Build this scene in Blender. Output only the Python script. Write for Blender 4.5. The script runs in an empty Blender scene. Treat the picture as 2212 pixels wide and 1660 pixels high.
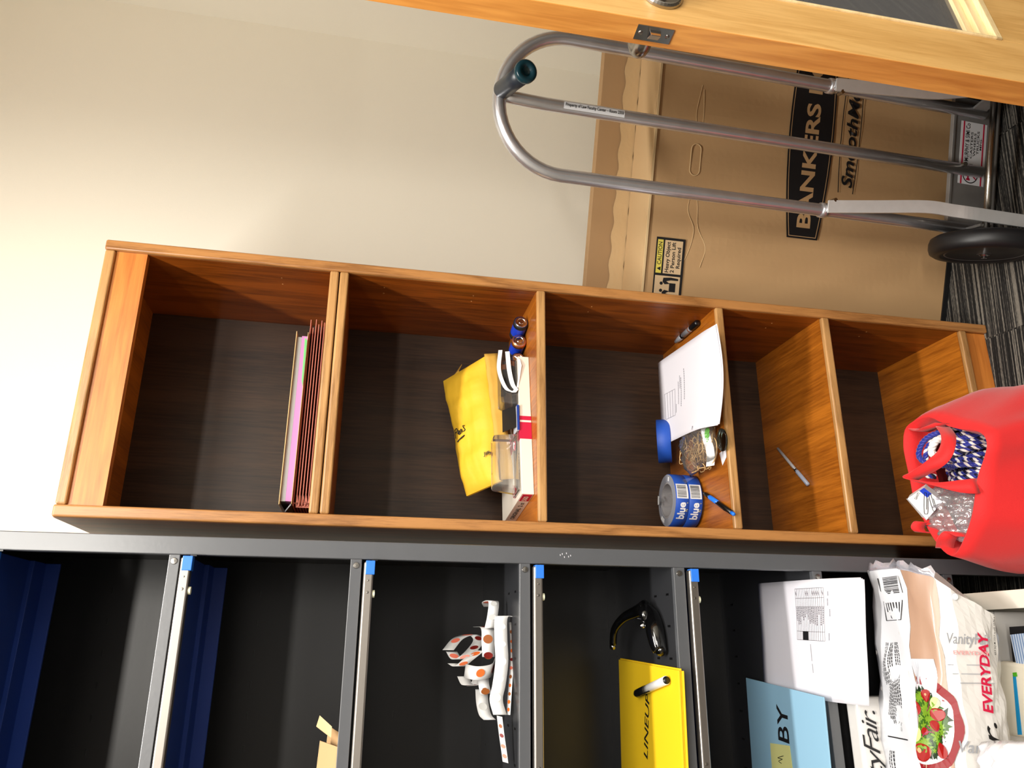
import bpy, bmesh, math, random
from mathutils import Vector as V, Matrix
random.seed(7)
S = bpy.context.scene
COL = S.collection
# ------------------------------------------------------------------ camera
F_PX = 1650.52
ROLL, PITCH, YAW = 0.07092, 0.18901, 0.3363
CAM = V((-0.21423, -1.50301, 1.52628))
sn, cs = math.sin, math.cos
FW = V((sn(YAW)*cs(PITCH), cs(YAW)*cs(PITCH), -sn(PITCH)))
_r = V((cs(YAW), -sn(YAW), 0)); _u = _r.cross(FW)
RT = cs(ROLL)*_r + sn(ROLL)*_u
UP = -sn(ROLL)*_r + cs(ROLL)*_u
cd = bpy.data.cameras.new('camera'); cam = bpy.data.objects.new('camera', cd); COL.objects.link(cam)
cd.sensor_width = 36; cd.lens = 36*F_PX/2212; cd.clip_start = .02
m = Matrix.Identity(4)                       # the phone was held sideways: the picture's left is up
for i, ax in enumerate((-UP, RT, -FW)):
    for j in range(3): m[j][i] = ax[j]
m.translation = CAM
cam.matrix_world = m
S.camera = cam
# ------------------------------------------------------------------ light and exposure
S.view_settings.view_transform = 'Standard'; S.view_settings.look = 'None'
S.view_settings.gamma = 1; S.view_settings.use_curve_mapping = False
S.view_settings.exposure = 0.0
wd = bpy.data.worlds.new('world'); S.world = wd; wd.use_nodes = True
wd.node_tree.nodes['Background'].inputs[0].default_value = (1, .93, .84, 1)
wd.node_tree.nodes['Background'].inputs[1].default_value = 0.012
def area(name, loc, sx, sy, power, col=(1, .93, .83), rot=(0, 0, 0)):
    l = bpy.data.lights.new(name, 'AREA'); l.shape = 'RECTANGLE'; l.size = sx; l.size_y = sy
    l.energy = power; l.color = col
    o = bpy.data.objects.new(name, l); o.location = loc; o.rotation_euler = rot; COL.objects.link(o); return o
area('ceiling_lamp_near', (-0.30, -1.12, 3.17), 1.1, 0.13, 68, (1, .96, .90))
area('ceiling_lamp_far', (-0.20, -4.0, 3.17), 1.6, 0.18, 66, (1, .95, .87), (math.radians(38), 0, 0))
area('fill_light_mid', (0.45, -2.5, 3.2), 1.6, 1.3, 95, (1, .96, .89))  # added soft fill that evens the wall; no fixture known here

# ------------------------------------------------------------------ places in the room from sight lines
def ray(x, y): return FW + ((830-y)/F_PX)*RT - ((x-1106)/F_PX)*UP
def onY(x, y, Y): d = ray(x, y); return CAM + d*((Y-CAM.y)/d.y)
def onZ(x, y, Z): d = ray(x, y); return CAM + d*((Z-CAM.z)/d.z)
def onP(x, y, P, n): d = ray(x, y); n = V(n); return CAM + d*((V(P)-CAM).dot(n)/d.dot(n))

# ------------------------------------------------------------------ materials
def srgb(*c):
    c = [v/255 for v in c]
    return tuple((v/12.92 if v <= .04045 else ((v+.055)/1.055)**2.4) for v in c)+(1,)
MATS = {}
def mat(name, col, rough=.5, metal=0, spec=.5, bump=0, bscale=200, var=0, vscale=8, trans=0, coat=0, emit=0, sheen=0, alpha=1):
    if name in MATS: return MATS[name]
    M = bpy.data.materials.new(name); M.use_nodes = True; nt = M.node_tree; b = nt.nodes['Principled BSDF']
    b.inputs['Base Color'].default_value = col; b.inputs['Roughness'].default_value = rough
    b.inputs['Metallic'].default_value = metal; b.inputs['Specular IOR Level'].default_value = spec
    b.inputs['Transmission Weight'].default_value = trans; b.inputs['Coat Weight'].default_value = coat
    b.inputs['Sheen Weight'].default_value = sheen; b.inputs['Alpha'].default_value = alpha
    tc = nt.nodes.new('ShaderNodeTexCoord')
    if var:
        n = nt.nodes.new('ShaderNodeTexNoise'); n.inputs['Scale'].default_value = vscale; n.inputs['Detail'].default_value = 5
        nt.links.new(tc.outputs['Object'], n.inputs['Vector'])
        mx = nt.nodes.new('ShaderNodeMixRGB'); mx.blend_type = 'MIX'
        mx.inputs[1].default_value = tuple(max(0, v*(1-var)) for v in col[:3])+(1,)
        mx.inputs[2].default_value = tuple(min(1, v*(1+var)) for v in col[:3])+(1,)
        nt.links.new(n.outputs[0], mx.inputs[0]); nt.links.new(mx.outputs[0], b.inputs['Base Color'])
    if bump:
        n2 = nt.nodes.new('ShaderNodeTexNoise'); n2.inputs['Scale'].default_value = bscale; n2.inputs['Detail'].default_value = 3
        nt.links.new(tc.outputs['Object'], n2.inputs['Vector'])
        bp = nt.nodes.new('ShaderNodeBump'); bp.inputs['Strength'].default_value = bump; bp.inputs['Distance'].default_value = .002
        nt.links.new(n2.outputs[0], bp.inputs['Height']); nt.links.new(bp.outputs[0], b.inputs['Normal'])
    MATS[name] = M; return M
def wood(name, dark, light, axis, rough=.4, grain=60, contrast=1.0, coat=.15, fig=1.0, spec=.5):
    """long grain along axis: stretched noise for pores over broad wavy figure"""
    M = bpy.data.materials.new(name); M.use_nodes = True; nt = M.node_tree; b = nt.nodes['Principled BSDF']; L = nt.links
    b.inputs['Roughness'].default_value = rough; b.inputs['Coat Weight'].default_value = coat; b.inputs['Coat Roughness'].default_value = .25
    b.inputs['Specular IOR Level'].default_value = spec
    tc = nt.nodes.new('ShaderNodeTexCoord')
    def mapn(sc):
        mp = nt.nodes.new('ShaderNodeMapping'); s = [sc, sc, sc]; s[axis] = sc*.045
        mp.inputs['Scale'].default_value = s; L.new(tc.outputs['Object'], mp.inputs[0]); return mp
    n1 = nt.nodes.new('ShaderNodeTexNoise'); n1.inputs['Scale'].default_value = 5; n1.inputs['Detail'].default_value = 8; n1.inputs['Roughness'].default_value = .7
    L.new(mapn(grain).outputs[0], n1.inputs['Vector'])
    n2 = nt.nodes.new('ShaderNodeTexNoise'); n2.inputs['Scale'].default_value = 1; n2.inputs['Detail'].default_value = 3; n2.inputs['Distortion'].default_value = .6
    mp2 = nt.nodes.new('ShaderNodeMapping'); s = [14, 14, 14]; s[axis] = 1.6
    mp2.inputs['Scale'].default_value = s; L.new(tc.outputs['Object'], mp2.inputs[0]); L.new(mp2.outputs[0], n2.inputs['Vector'])
    mul = nt.nodes.new('ShaderNodeMath'); mul.operation = 'MULTIPLY'; mul.inputs[1].default_value = 9*fig; L.new(n2.outputs[0], mul.inputs[0])
    fr = nt.nodes.new('ShaderNodeMath'); fr.operation = 'PINGPONG'; fr.inputs[1].default_value = 1; L.new(mul.outputs[0], fr.inputs[0])
    a1 = nt.nodes.new('ShaderNodeMath'); a1.operation = 'MULTIPLY'; a1.inputs[1].default_value = .35; L.new(fr.outputs[0], a1.inputs[0])
    a2 = nt.nodes.new('ShaderNodeMath'); a2.operation = 'MULTIPLY_ADD'; a2.inputs[1].default_value = 1.1; L.new(n1.outputs[0], a2.inputs[0]); L.new(a1.outputs[0], a2.inputs[2])
    cr = nt.nodes.new('ShaderNodeValToRGB')
    cr.color_ramp.elements[0].position = .5-.22/contrast*.8; cr.color_ramp.elements[0].color = dark
    cr.color_ramp.elements[1].position = min(1, .68+.2/contrast); cr.color_ramp.elements[1].color = light
    L.new(a2.outputs[0], cr.inputs[0]); L.new(cr.outputs[0], b.inputs['Base Color'])
    bp = nt.nodes.new('ShaderNodeBump'); bp.inputs['Strength'].default_value = .08; bp.inputs['Distance'].default_value = .001
    L.new(n1.outputs[0], bp.inputs['Height']); L.new(bp.outputs[0], b.inputs['Normal'])
    return M
def film(name, tint=(1, 1, 1, 1), refl=.12, rough=.08, bump=0, haze=0):
    """thin clear plastic: mostly see-through with a glossy skin"""
    M = bpy.data.materials.new(name); M.use_nodes = True; nt = M.node_tree; L = nt.links
    for n in list(nt.nodes): nt.nodes.remove(n)
    o = nt.nodes.new('ShaderNodeOutputMaterial'); t = nt.nodes.new('ShaderNodeBsdfTransparent'); t.inputs[0].default_value = tint
    g = nt.nodes.new('ShaderNodeBsdfGlossy'); g.inputs['Roughness'].default_value = rough
    d = nt.nodes.new('ShaderNodeBsdfDiffuse'); d.inputs[0].default_value = (.9, .9, .92, 1)
    fr = nt.nodes.new('ShaderNodeFresnel'); fr.inputs[0].default_value = 1.5
    ad = nt.nodes.new('ShaderNodeMath'); ad.operation = 'ADD'; ad.inputs[1].default_value = refl*.4; L.new(fr.outputs[0], ad.inputs[0])
    m1 = nt.nodes.new('ShaderNodeMixShader'); m2 = nt.nodes.new('ShaderNodeMixShader'); m2.inputs[0].default_value = haze
    L.new(ad.outputs[0], m1.inputs[0]); L.new(t.outputs[0], m1.inputs[1]); L.new(g.outputs[0], m1.inputs[2])
    L.new(m1.outputs[0], m2.inputs[1]); L.new(d.outputs[0], m2.inputs[2]); L.new(m2.outputs[0], o.inputs[0])
    if bump:
        tc = nt.nodes.new('ShaderNodeTexCoord'); n2 = nt.nodes.new('ShaderNodeTexNoise'); n2.inputs['Scale'].default_value = 60; n2.inputs['Distortion'].default_value = 1
        L.new(tc.outputs['Object'], n2.inputs['Vector'])
        bp = nt.nodes.new('ShaderNodeBump'); bp.inputs['Strength'].default_value = bump; bp.inputs['Distance'].default_value = .004
        L.new(n2.outputs[0], bp.inputs['Height']); L.new(bp.outputs[0], g.inputs['Normal']); L.new(bp.outputs[0], fr.inputs['Normal'])
    return M
W_PANEL = wood('laminate_panel', srgb(84, 38, 4), srgb(148, 76, 18), 2, .36, 40)       # grain runs up
W_SHELF = wood('laminate_shelf', srgb(120, 60, 10), srgb(190, 112, 32), 1, .35, 40, 1.0, .15, .45)  # grain front to back
W_APRON = wood('laminate_apron', srgb(176, 98, 36), srgb(216, 134, 58), 0, .4, 40, .8)
W_NOSEX = wood('oak_nosing_across', srgb(132, 90, 48), srgb(196, 148, 92), 0, .35, 90, 1.3)
W_NOSEZ = wood('oak_nosing_upright', srgb(122, 78, 40), srgb(188, 132, 76), 2, .35, 90, 1.3)
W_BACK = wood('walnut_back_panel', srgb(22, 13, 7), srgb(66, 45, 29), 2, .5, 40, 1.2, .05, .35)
W_DOOR = wood('oak_door_face', srgb(196, 146, 78), srgb(222, 176, 108), 2, .35, 45, 1.0, .3)
W_DOOREDGE = wood('oak_door_edge', srgb(186, 112, 44), srgb(226, 156, 76), 2, .32, 16, 1.0, .3, 1.4)
W_MOLD = wood('pale_lite_molding', srgb(214, 184, 128), srgb(240, 216, 168), 0, .4, 60)
WALL = mat('wall_paint', srgb(242, 237, 222), .85, bump=.08, bscale=300)
CEIL = mat('ceiling_paint', srgb(170, 166, 158), .9)
GREY = mat('grey_enamel', srgb(84, 86, 90), .28, spec=.8, bump=.03, bscale=120, var=.06, vscale=30)
CHAR = mat('charcoal_enamel', srgb(28, 28, 30), .34, bump=.03, bscale=150)
NAVY = mat('navy_enamel', srgb(24, 60, 150), .4)
ALU = mat('brushed_aluminium', srgb(160, 154, 148), .42, 1)
TUBE = mat('scuffed_aluminium_tube', srgb(226, 228, 234), .30, .85, var=.14, vscale=24, bump=.05, bscale=90)
PLATE = mat('dull_metal_plate', srgb(150, 148, 146), .45, .45, var=.3, vscale=14)
STEEL = mat('satin_nickel', srgb(170, 166, 160), .25, 1)
CHROME = mat('chrome', srgb(215, 215, 220), .12, 1)
BLACK = mat('black_plastic', srgb(14, 14, 16), .3)
INK = mat('black_ink', srgb(16, 15, 18), .6)
RUBBER = mat('black_rubber', srgb(22, 22, 24), .45, var=.2, vscale=60)
CARD = mat('brown_cardboard', srgb(186, 150, 106), .75, var=.06, vscale=6, bump=.05, bscale=60)
CARD_LIT = mat('lit_cardboard_flap', srgb(200, 168, 124), .7, var=.05, vscale=7)  # light falling on the top flap is put into this paler tone
CARDE = mat('cardboard_cut_edge', srgb(214, 186, 140), .8)
PAPER = mat('white_paper', srgb(226, 224, 232), .7)
WHITEC = mat('white_carton', srgb(232, 226, 214), .55)
BLUECLIP = mat('blue_plastic', srgb(44, 120, 230), .4)
CREAMP = mat('cream_plastic', srgb(236, 238, 210), .4)
RED = mat('red_nonwoven', srgb(208, 22, 24), .75, bump=.2, bscale=500, sheen=.2)
YEL = mat('yellow_card', srgb(252, 208, 30), .6)
KRAFTY = mat('yellow_padded_kraft', srgb(232, 184, 44), .65, bump=.5, bscale=45, var=.08, vscale=30)
BLUEF = mat('pale_blue_card', srgb(146, 190, 216), .6)
CREDP = mat('crimson_print', srgb(196, 18, 62), .5)
FILM = film('clear_film', haze=.05, bump=.8)
BLIST = film('clear_blister', refl=.25, haze=.03)
GLASS = film('door_glass', tint=(.42, .42, .42, 1), refl=.08, rough=.02, haze=.10)

# ------------------------------------------------------------------ building helpers
WM = {}
def rmat(loc, rz=0): return Matrix.Translation(V(loc)) @ Matrix.Rotation(rz, 4, 'Z')
def frame(o, xd, yd):
    """a frame at o: x along xd, y towards yd, z out of the surface"""
    x = V(xd).normalized(); z = x.cross(V(yd)).normalized(); y = z.cross(x)
    M = Matrix.Identity(4)
    for i, a in enumerate((x, y, z)):
        for j in range(3): M[j][i] = a[j]
    M.translation = V(o); return M
def thing(name, label, cat, loc=(0, 0, 0), M=None, group=None, kind=None):
    o = bpy.data.objects.new(name, None); COL.objects.link(o); o.empty_display_size = .05
    o.matrix_world = M if M else Matrix.Translation(V(loc)); WM[o.name] = o.matrix_world.copy()
    if kind: o['kind'] = kind
    if label: o['label'] = label
    if cat: o['category'] = cat
    if group: o['group'] = group
    return o
def tag(o, label, cat, group=None, kind=None):
    if label: o['label'] = label
    if cat: o['category'] = cat
    if group: o['group'] = group
    if kind: o['kind'] = kind
    return o
class MB:
    def __init__(s, M=None): s.b = bmesh.new(); s.M = M or Matrix.Identity(4); s.mi = 0
    def v(s, p): return s.b.verts.new(s.M @ V(p))
    def f(s, vs):
        try: f = s.b.faces.new(vs); f.material_index = s.mi; return f
        except ValueError: return None
    def box(s, x0, x1, y0, y1, z0, z1):
        c = [s.v((x, y, z)) for z in (z0, z1) for y in (y0, y1) for x in (x0, x1)]
        for q in ((0, 2, 3, 1), (4, 5, 7, 6), (0, 1, 5, 4), (2, 6, 7, 3), (0, 4, 6, 2), (1, 3, 7, 5)): s.f([c[i] for i in q])
        return s
    def prism(s, pts, h0, h1):
        """outline in the frame's xy raised from z=h0 to h1"""
        a = [s.v((p[0], p[1], h0)) for p in pts]; b = [s.v((p[0], p[1], h1)) for p in pts]; n = len(pts)
        s.f(a[::-1]); s.f(b)
        for i in range(n): s.f([a[i], a[(i+1) % n], b[(i+1) % n], b[i]])
        return s
    def poly(s, pts): s.f([s.v(p) for p in pts]); return s
    def hexa(s, c):
        c = [s.v(p) for p in c]
        for q in ((0, 3, 2, 1), (4, 5, 6, 7), (0, 1, 5, 4), (1, 2, 6, 5), (2, 3, 7, 6), (3, 0, 4, 7)): s.f([c[i] for i in q])
        return s
    def slab(s, P, d):
        """quad P (4 world points) given thickness vector d"""
        return s.hexa([V(p) for p in P]+[V(p)+V(d) for p in P])
    def rings(s, R, closed=False, cap=True):
        vs = [[s.v(p) for p in r] for r in R]; n = len(R[0])
        for i in range(len(R)-(0 if closed else 1)):
            a, b = vs[i], vs[(i+1) % len(R)]
            for k in range(n): s.f([a[k], a[(k+1) % n], b[(k+1) % n], b[k]])
        if cap and not closed: s.f(vs[0][::-1]); s.f(vs[-1])
        return s
    def tube(s, P, r, n=12, closed=False, cap=True):
        P = [V(p) for p in P]; rr = r if isinstance(r, (list, tuple)) else [r]*len(P); R = []; N = None
        for i, p in enumerate(P):
            a = P[i-1] if (i > 0 or closed) else p; b = P[(i+1) % len(P)] if (i < len(P)-1 or closed) else p
            t = (b-a).normalized()
            if N is None: N = t.orthogonal().normalized()
            N = (N-t*N.dot(t)); N = N.normalized() if N.length > 1e-6 else t.orthogonal().normalized()
            B = t.cross(N)
            R.append([p+rr[i]*(cs(6.28318*k/n)*N+sn(6.28318*k/n)*B) for k in range(n)])
        return s.rings(R, closed, cap)
    def cyl(s, a, b, r, n=24): return s.tube([a, b], r, n)
    def lathe(s, prof, n=32, o=(0, 0, 0), ax=(0, 0, 1), hollow=False):
        """profile of (radius, height) about ax through o"""
        z = V(ax).normalized(); x = z.orthogonal().normalized(); y = z.cross(x); o = V(o)
        return s.rings([[o+z*h+r*(cs(6.28318*k/n)*x+sn(6.28318*k/n)*y) for k in range(n)] for r, h in prof], cap=not hollow)
    def grid(s, P):
        """P[i][j] points -> sheet"""
        vs = [[s.v(p) for p in r] for r in P]
        for i in range(len(P)-1):
            for j in range(len(P[0])-1): s.f([vs[i][j], vs[i][j+1], vs[i+1][j+1], vs[i+1][j]])
        return s
    def ribbon(s, P, wd, w):
        """strip of width w along P; wd is one direction or one per point"""
        P = [V(p) for p in P]
        W_ = [V(d).normalized() for d in wd] if isinstance(wd, list) else [V(wd).normalized()]*len(P)
        return s.grid([[p-W_[i]*w/2, p+W_[i]*w/2] for i, p in enumerate(P)])
    def build(s, name, mats, parent=None, bevel=0, smooth=False, solid=0, sub=0, label=None, seg=2, autos=True):
        bmesh.ops.recalc_face_normals(s.b, faces=s.b.faces)
        me = bpy.data.meshes.new(name); s.b.to_mesh(me); s.b.free()
        for q in (mats if isinstance(mats, list) else [mats]): me.materials.append(q)
        return link(name, me, parent, bevel, smooth, solid, sub, label, seg)
def link(name, me, parent=None, bevel=0, smooth=False, solid=0, sub=0, label=None, seg=2):
    o = bpy.data.objects.new(name, me); COL.objects.link(o)
    if parent is not None:
        o.parent = parent; Wp = WM[parent.name]; me.transform(Wp.inverted()); WM[o.name] = Wp.copy()
    else:
        lo = [min(v.co[i] for v in me.vertices) for i in range(3)]; hi = [max(v.co[i] for v in me.vertices) for i in range(3)]
        c = V(((lo[0]+hi[0])/2, (lo[1]+hi[1])/2, lo[2])); T = Matrix.Translation(c)
        me.transform(T.inverted()); o.matrix_world = T; WM[o.name] = T
    if smooth:
        for p in me.polygons: p.use_smooth = True
    if solid: md = o.modifiers.new('thickness', 'SOLIDIFY'); md.thickness = solid; md.offset = 0
    if sub: md = o.modifiers.new('smooth', 'SUBSURF'); md.levels = sub; md.render_levels = sub
    if bevel: md = o.modifiers.new('bevel', 'BEVEL'); md.width = bevel; md.segments = seg; md.limit_method = 'ANGLE'; md.harden_normals = False
    if label: o['label'] = label
    return o
def spline(P, n=8, closed=False):
    """Catmull-Rom through P"""
    P = [V(p) for p in P]; out = []; k = len(P); R = range(k if closed else k-1)
    for i in R:
        p1, p2 = P[i], P[(i+1) % k]
        p0 = P[i-1] if (i > 0 or closed) else p1*2-p2
        p3 = P[(i+2) % k] if (i+2 < k or closed) else p2*2-p1
        for j in range(n):
            t = j/n; out.append(.5*((2*p1)+(p2-p0)*t+(2*p0-5*p1+4*p2-p3)*t*t+(3*p1-p0-3*p2+p3)*t**3))
    if not closed: out.append(P[-1])
    return out
def text(name, s, a, b, up, h, m, parent, shear=0, bold=0, lift=.0006, ext=.0001, space=1, wave=None, label=None):
    """writing along a->b (world), cap height h, letters standing towards up"""
    a, b = V(a), V(b); cu = bpy.data.curves.new(name, 'FONT'); cu.body = s; cu.shear = shear; cu.offset = bold; cu.space_character = space
    cu.resolution_u = 4; t = bpy.data.objects.new('t', cu); COL.objects.link(t)
    dg = bpy.context.evaluated_depsgraph_get(); me = bpy.data.meshes.new_from_object(t.evaluated_get(dg)); bpy.data.objects.remove(t)
    xs = [v.co.x for v in me.vertices]; x0, x1 = min(xs), max(xs); L = (b-a).length
    Fm = frame(a, b-a, up)
    for v in me.vertices: v.co = V(((v.co.x-x0)/(x1-x0)*L, v.co.y*h/.69, lift+(wave(((v.co.x-x0)/(x1-x0))) if wave else 0)))
    me.transform(Fm); me.materials.clear(); me.materials.append(m); me.name = name
    return link(name, me, parent, label=label)
def strokes(mb, M, lines, r):
    for L in lines: mb.tube([M @ V((p[0], p[1], r*.3)) for p in spline([(q[0], q[1], 0) for q in L], 5)], r, 6)
def tiny_lines(mb, M, x0, x1, y0, y1, n, t=.0006, ragged=True, z=.0005):
    """rows of small print"""
    for i in range(n):
        y = y1-(y1-y0)*i/max(1, n-1); x = x0; e = x1-(random.random()*.35*(x1-x0) if ragged else 0)
        while x < e:
            w = random.uniform(.003, .009)*((x1-x0)/.1+.2); w = min(w, e-x)
            mb.poly([M @ V(p) for p in ((x, y, z), (x+w, y, z), (x+w, y+t, z), (x, y+t, z))]); x += w+.0012

# ------------------------------------------------------------------ the room
YB = .335; XR = 1.46; XL = -1.45; YF = -5.2; H = 3.25
def carpet():
    M = bpy.data.materials.new('striped_carpet_tile'); M.use_nodes = True; nt = M.node_tree; L = nt.links; b = nt.nodes['Principled BSDF']
    b.inputs['Roughness'].default_value = .95; b.inputs['Specular IOR Level'].default_value = .1
    tc = nt.nodes.new('ShaderNodeTexCoord'); mp = nt.nodes.new('ShaderNodeMapping'); mp.inputs['Rotation'].default_value = (0, 0, .09)
    L.new(tc.outputs['Object'], mp.inputs[0])
    # stripes run across the room: fine thread noise, long along x
    m2 = nt.nodes.new('ShaderNodeMapping'); m2.inputs['Scale'].default_value = (1.2, 230, 1); L.new(mp.outputs[0], m2.inputs[0])
    ck = nt.nodes.new('ShaderNodeTexBrick'); ck.inputs['Scale'].default_value = 1; ck.inputs['Brick Width'].default_value = .5; ck.inputs['Row Height'].default_value = .5
    ck.inputs['Mortar Size'].default_value = .002; ck.inputs['Color1'].default_value = (.2, .2, .2, 1); ck.inputs['Color2'].default_value = (.8, .8, .8, 1); ck.inputs['Mortar'].default_value = (0, 0, 0, 1)
    L.new(mp.outputs[0], ck.inputs[0])
    ad = nt.nodes.new('ShaderNodeVectorMath'); ad.operation = 'MULTIPLY_ADD'; ad.inputs[1].default_value = (37, 53, 0); L.new(ck.outputs[0], ad.inputs[0]); L.new(m2.outputs[0], ad.inputs[2])
    n = nt.nodes.new('ShaderNodeTexNoise'); n.inputs['Scale'].default_value = 1; n.inputs['Detail'].default_value = 2; L.new(ad.outputs[0], n.inputs[0])
    m3 = nt.nodes.new('ShaderNodeMapping'); m3.inputs['Scale'].default_value = (90, 900, 1); L.new(mp.outputs[0], m3.inputs[0])
    n3 = nt.nodes.new('ShaderNodeTexNoise'); n3.inputs['Scale'].default_value = 1; L.new(m3.outputs[0], n3.inputs[0])
    mu = nt.nodes.new('ShaderNodeMath'); mu.operation = 'MULTIPLY_ADD'; mu.inputs[1].default_value = .35; L.new(n3.outputs[0], mu.inputs[0]); L.new(n.outputs[0], mu.inputs[2])
    cr = nt.nodes.new('ShaderNodeValToRGB'); e = cr.color_ramp.elements
    e[0].position = .58; e[0].color = srgb(36, 35, 34); e[1].position = .80; e[1].color = srgb(138, 132, 122)
    k = cr.color_ramp.elements.new(.70); k.color = srgb(62, 60, 58)
    L.new(mu.outputs[0], cr.inputs[0])
    mx = nt.nodes.new('ShaderNodeMixRGB'); mx.blend_type = 'MULTIPLY'; mx.inputs[0].default_value = 1
    g = nt.nodes.new('ShaderNodeMath'); g.operation = 'MULTIPLY_ADD'; g.inputs[1].default_value = .35; g.inputs[2].default_value = .72; L.new(ck.outputs[0], g.inputs[0])
    L.new(cr.outputs[0], mx.inputs[1]); L.new(g.outputs[0], mx.inputs[2]); L.new(mx.outputs[0], b.inputs['Base Color'])
    bp = nt.nodes.new('ShaderNodeBump'); bp.inputs['Distance'].default_value = .003; L.new(n3.outputs[0], bp.inputs['Height']); L.new(bp.outputs[0], b.inputs['Normal'])
    return M
def struct(name, b, m, label=None):
    o = b.build(name, m); o['kind'] = 'structure'
    if label: o['label'] = label
    return o
struct('floor', MB().box(XL-.1, XR+1.2, YF-.1, YB+.1, -.1, 0), carpet(), 'dark grey striped carpet tiles')
struct('ceiling', MB().box(XL-.1, XR+.1, YF-.1, YB+.1, H, H+.1), CEIL)
struct('wall_back', MB().box(XL-.1, XR+.1, YB, YB+.1, 0, H), WALL, 'cream painted wall behind the bookcase')
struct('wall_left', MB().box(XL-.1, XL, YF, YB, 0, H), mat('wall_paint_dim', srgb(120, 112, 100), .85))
struct('wall_front', MB().box(XL-.1, XR+.1, YF-.1, YF, 0, H), mat('wall_paint_grey', srgb(186, 188, 194), .85))
HY = -.535                                   # hinge of the door in the right wall
wr = MB(); wr.box(XR, XR+.1, HY+.03, YB, 0, H); wr.box(XR, XR+.1, YF, HY-.92, 0, H); wr.box(XR, XR+.1, HY-.92, HY+.03, 2.94, H)
struct('wall_right', wr, WALL)
struct('wall_far_right', MB().box(XR+1.1, XR+1.2, -2.4, YB, 0, 2.6), WALL)
tr = MB(); tr.box(XR-.012, XR+.11, HY+.005, HY+.055, 0, 2.96); tr.box(XR-.012, XR+.11, HY-.945, HY-.895, 0, 2.96); tr.box(XR-.012, XR+.11, HY-.945, HY+.055, 2.91, 2.96)
struct('trim_1', tr, W_DOOR)
struct('baseboard_back', MB().box(XL, XR, YB-.008, YB, 0, .1), RUBBER)
# door: latch edge nearest the camera, hinged at the right wall
Dd = V((sn(math.radians(80)), cs(math.radians(80)), 0)); Dn = V((Dd.y, -Dd.x, 0))   # along the leaf; out of the near face
C1 = V((.655, -.675, 0)); DW = .80; DT = .044
MD = frame(C1, Dd, (0, 0, 1))                # x along leaf, y up, z out of near face
door = thing('door_1', 'oak door with a narrow glass pane, standing open', None, M=Matrix.Translation(C1), kind='structure')
lx0, lx1, lz0, lz1 = .103, .66, .515, 1.98
d = MB(MD)
d.box(0.0015, lx0, .012, 2.90, -DT, 0); d.box(lx1, DW, .012, 2.90, -DT, 0); d.box(lx0, lx1, .012, lz0, -DT, 0); d.box(lx0, lx1, lz1, 2.90, -DT, 0)  # leaf made taller than usual; its unseen top shades the wall evenly
d.build('leaf', W_DOOR, door, bevel=.0012)
MB(MD).box(0, .0015, .012, 2.90, -DT+.0012, -.0012).build('latch_edge', W_DOOREDGE, door, label='orange oak edge strip')
mo = MB(MD)
for (w0, w1, zz) in ((0, .012, .003), (.012, .03, -.006), (.03, .045, -.014)):
    mo.box(lx0+w0*.35, lx1-w0, lz0+w0, lz0+w1, -.03, zz)
    mo.box(lx0+w0*.35, lx0+w1*.35, lz0+w0, lz1-w0, -.03, zz); mo.box(lx1-w1, lx1-w0, lz0+w0, lz1-w0, -.03, zz); mo.box(lx0+w0*.35, lx1-w0, lz1-w1, lz1-w0, -.03, zz)
mo.build('glazing_molding', W_MOLD, door, bevel=.001)
MB(MD).box(lx0+.012, lx1-.04, lz0+.04, lz1-.04, -.026, -.02).build('glass_pane', GLASS, door)
PZ = 1.141                                   # latch height
ML = frame(C1+V((0, 0, PZ))+Dn*(-DT/2), -Dn, (0, 0, 1))       # on the latch edge: x across thickness, y up, z outward (towards -leaf)
if ML.to_3x3().col[2].dot(Dd) > 0: ML = frame(C1+V((0, 0, PZ))+Dn*(-DT/2), Dn, (0, 0, 1))
lp = MB(ML); lp.prism([(-.0125, -.0285), (.0125, -.0285), (.0125, .0285), (-.0125, .0285)], 0, .0016); LPL = lp.build('latch_plate', STEEL, door, bevel=.0005)
lb = MB(ML); lb.hexa([(-.007, -.009, .0016), (.007, -.009, .0016), (.007, .009, .0016), (-.007, .009, .0016), (-.007, -.008, .004), (.006, -.008, .012), (.006, .008, .012), (-.007, .008, .004)])
lb.build('latch_bolt', CHROME, LPL, bevel=.0008)
for yy in (-.021, .021):
    MB(ML).lathe([(.0001, .0016), (.0036, .0016), (.003, .0028), (.0012, .0022), (.0001, .0022)], 12, (0, yy, 0)).build('screw', STEEL, LPL)
for side, nm in ((1, 1), (-1, 2)):
    z0 = 0 if side > 0 else -DT
    hm = frame(C1+Dd*.062+V((0, 0, PZ-.012))+Dn*z0, Dd*side, (0, 0, 1))
    if hm.to_3x3().col[2].dot(Dn)*side < 0: hm = frame(hm.translation, -Dd*side, (0, 0, 1))
    hd = MB(hm).lathe([(.0001, 0), (.0325, 0), (.0325, .005), (.030, .009), (.0001, .009)], 36).build('lever_rose', STEEL, door, smooth=False, bevel=.001)
    sx = 1 if (hm.to_3x3().col[0].dot(Dd) > 0) else -1
    L_ = MB(hm).tube(spline([(0, 0, .007), (0, 0, .03), (0, 0, .048), (sx*.012, 0, .058), (sx*.04, 0, .06), (sx*.11, 0, .06)], 6), .0095 if side > 0 else .0145, 16)
    L_.build('door_handle', STEEL, hd, smooth=True)
for hz in (.25, 1.05, 1.85): MB().cyl(C1+Dd*(DW+.006)+Dn*(-DT)+V((0, 0, hz)), C1+Dd*(DW+.006)+Dn*(-DT)+V((0, 0, hz+.1)), .007).build('hinge', STEEL, door, smooth=False)

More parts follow.
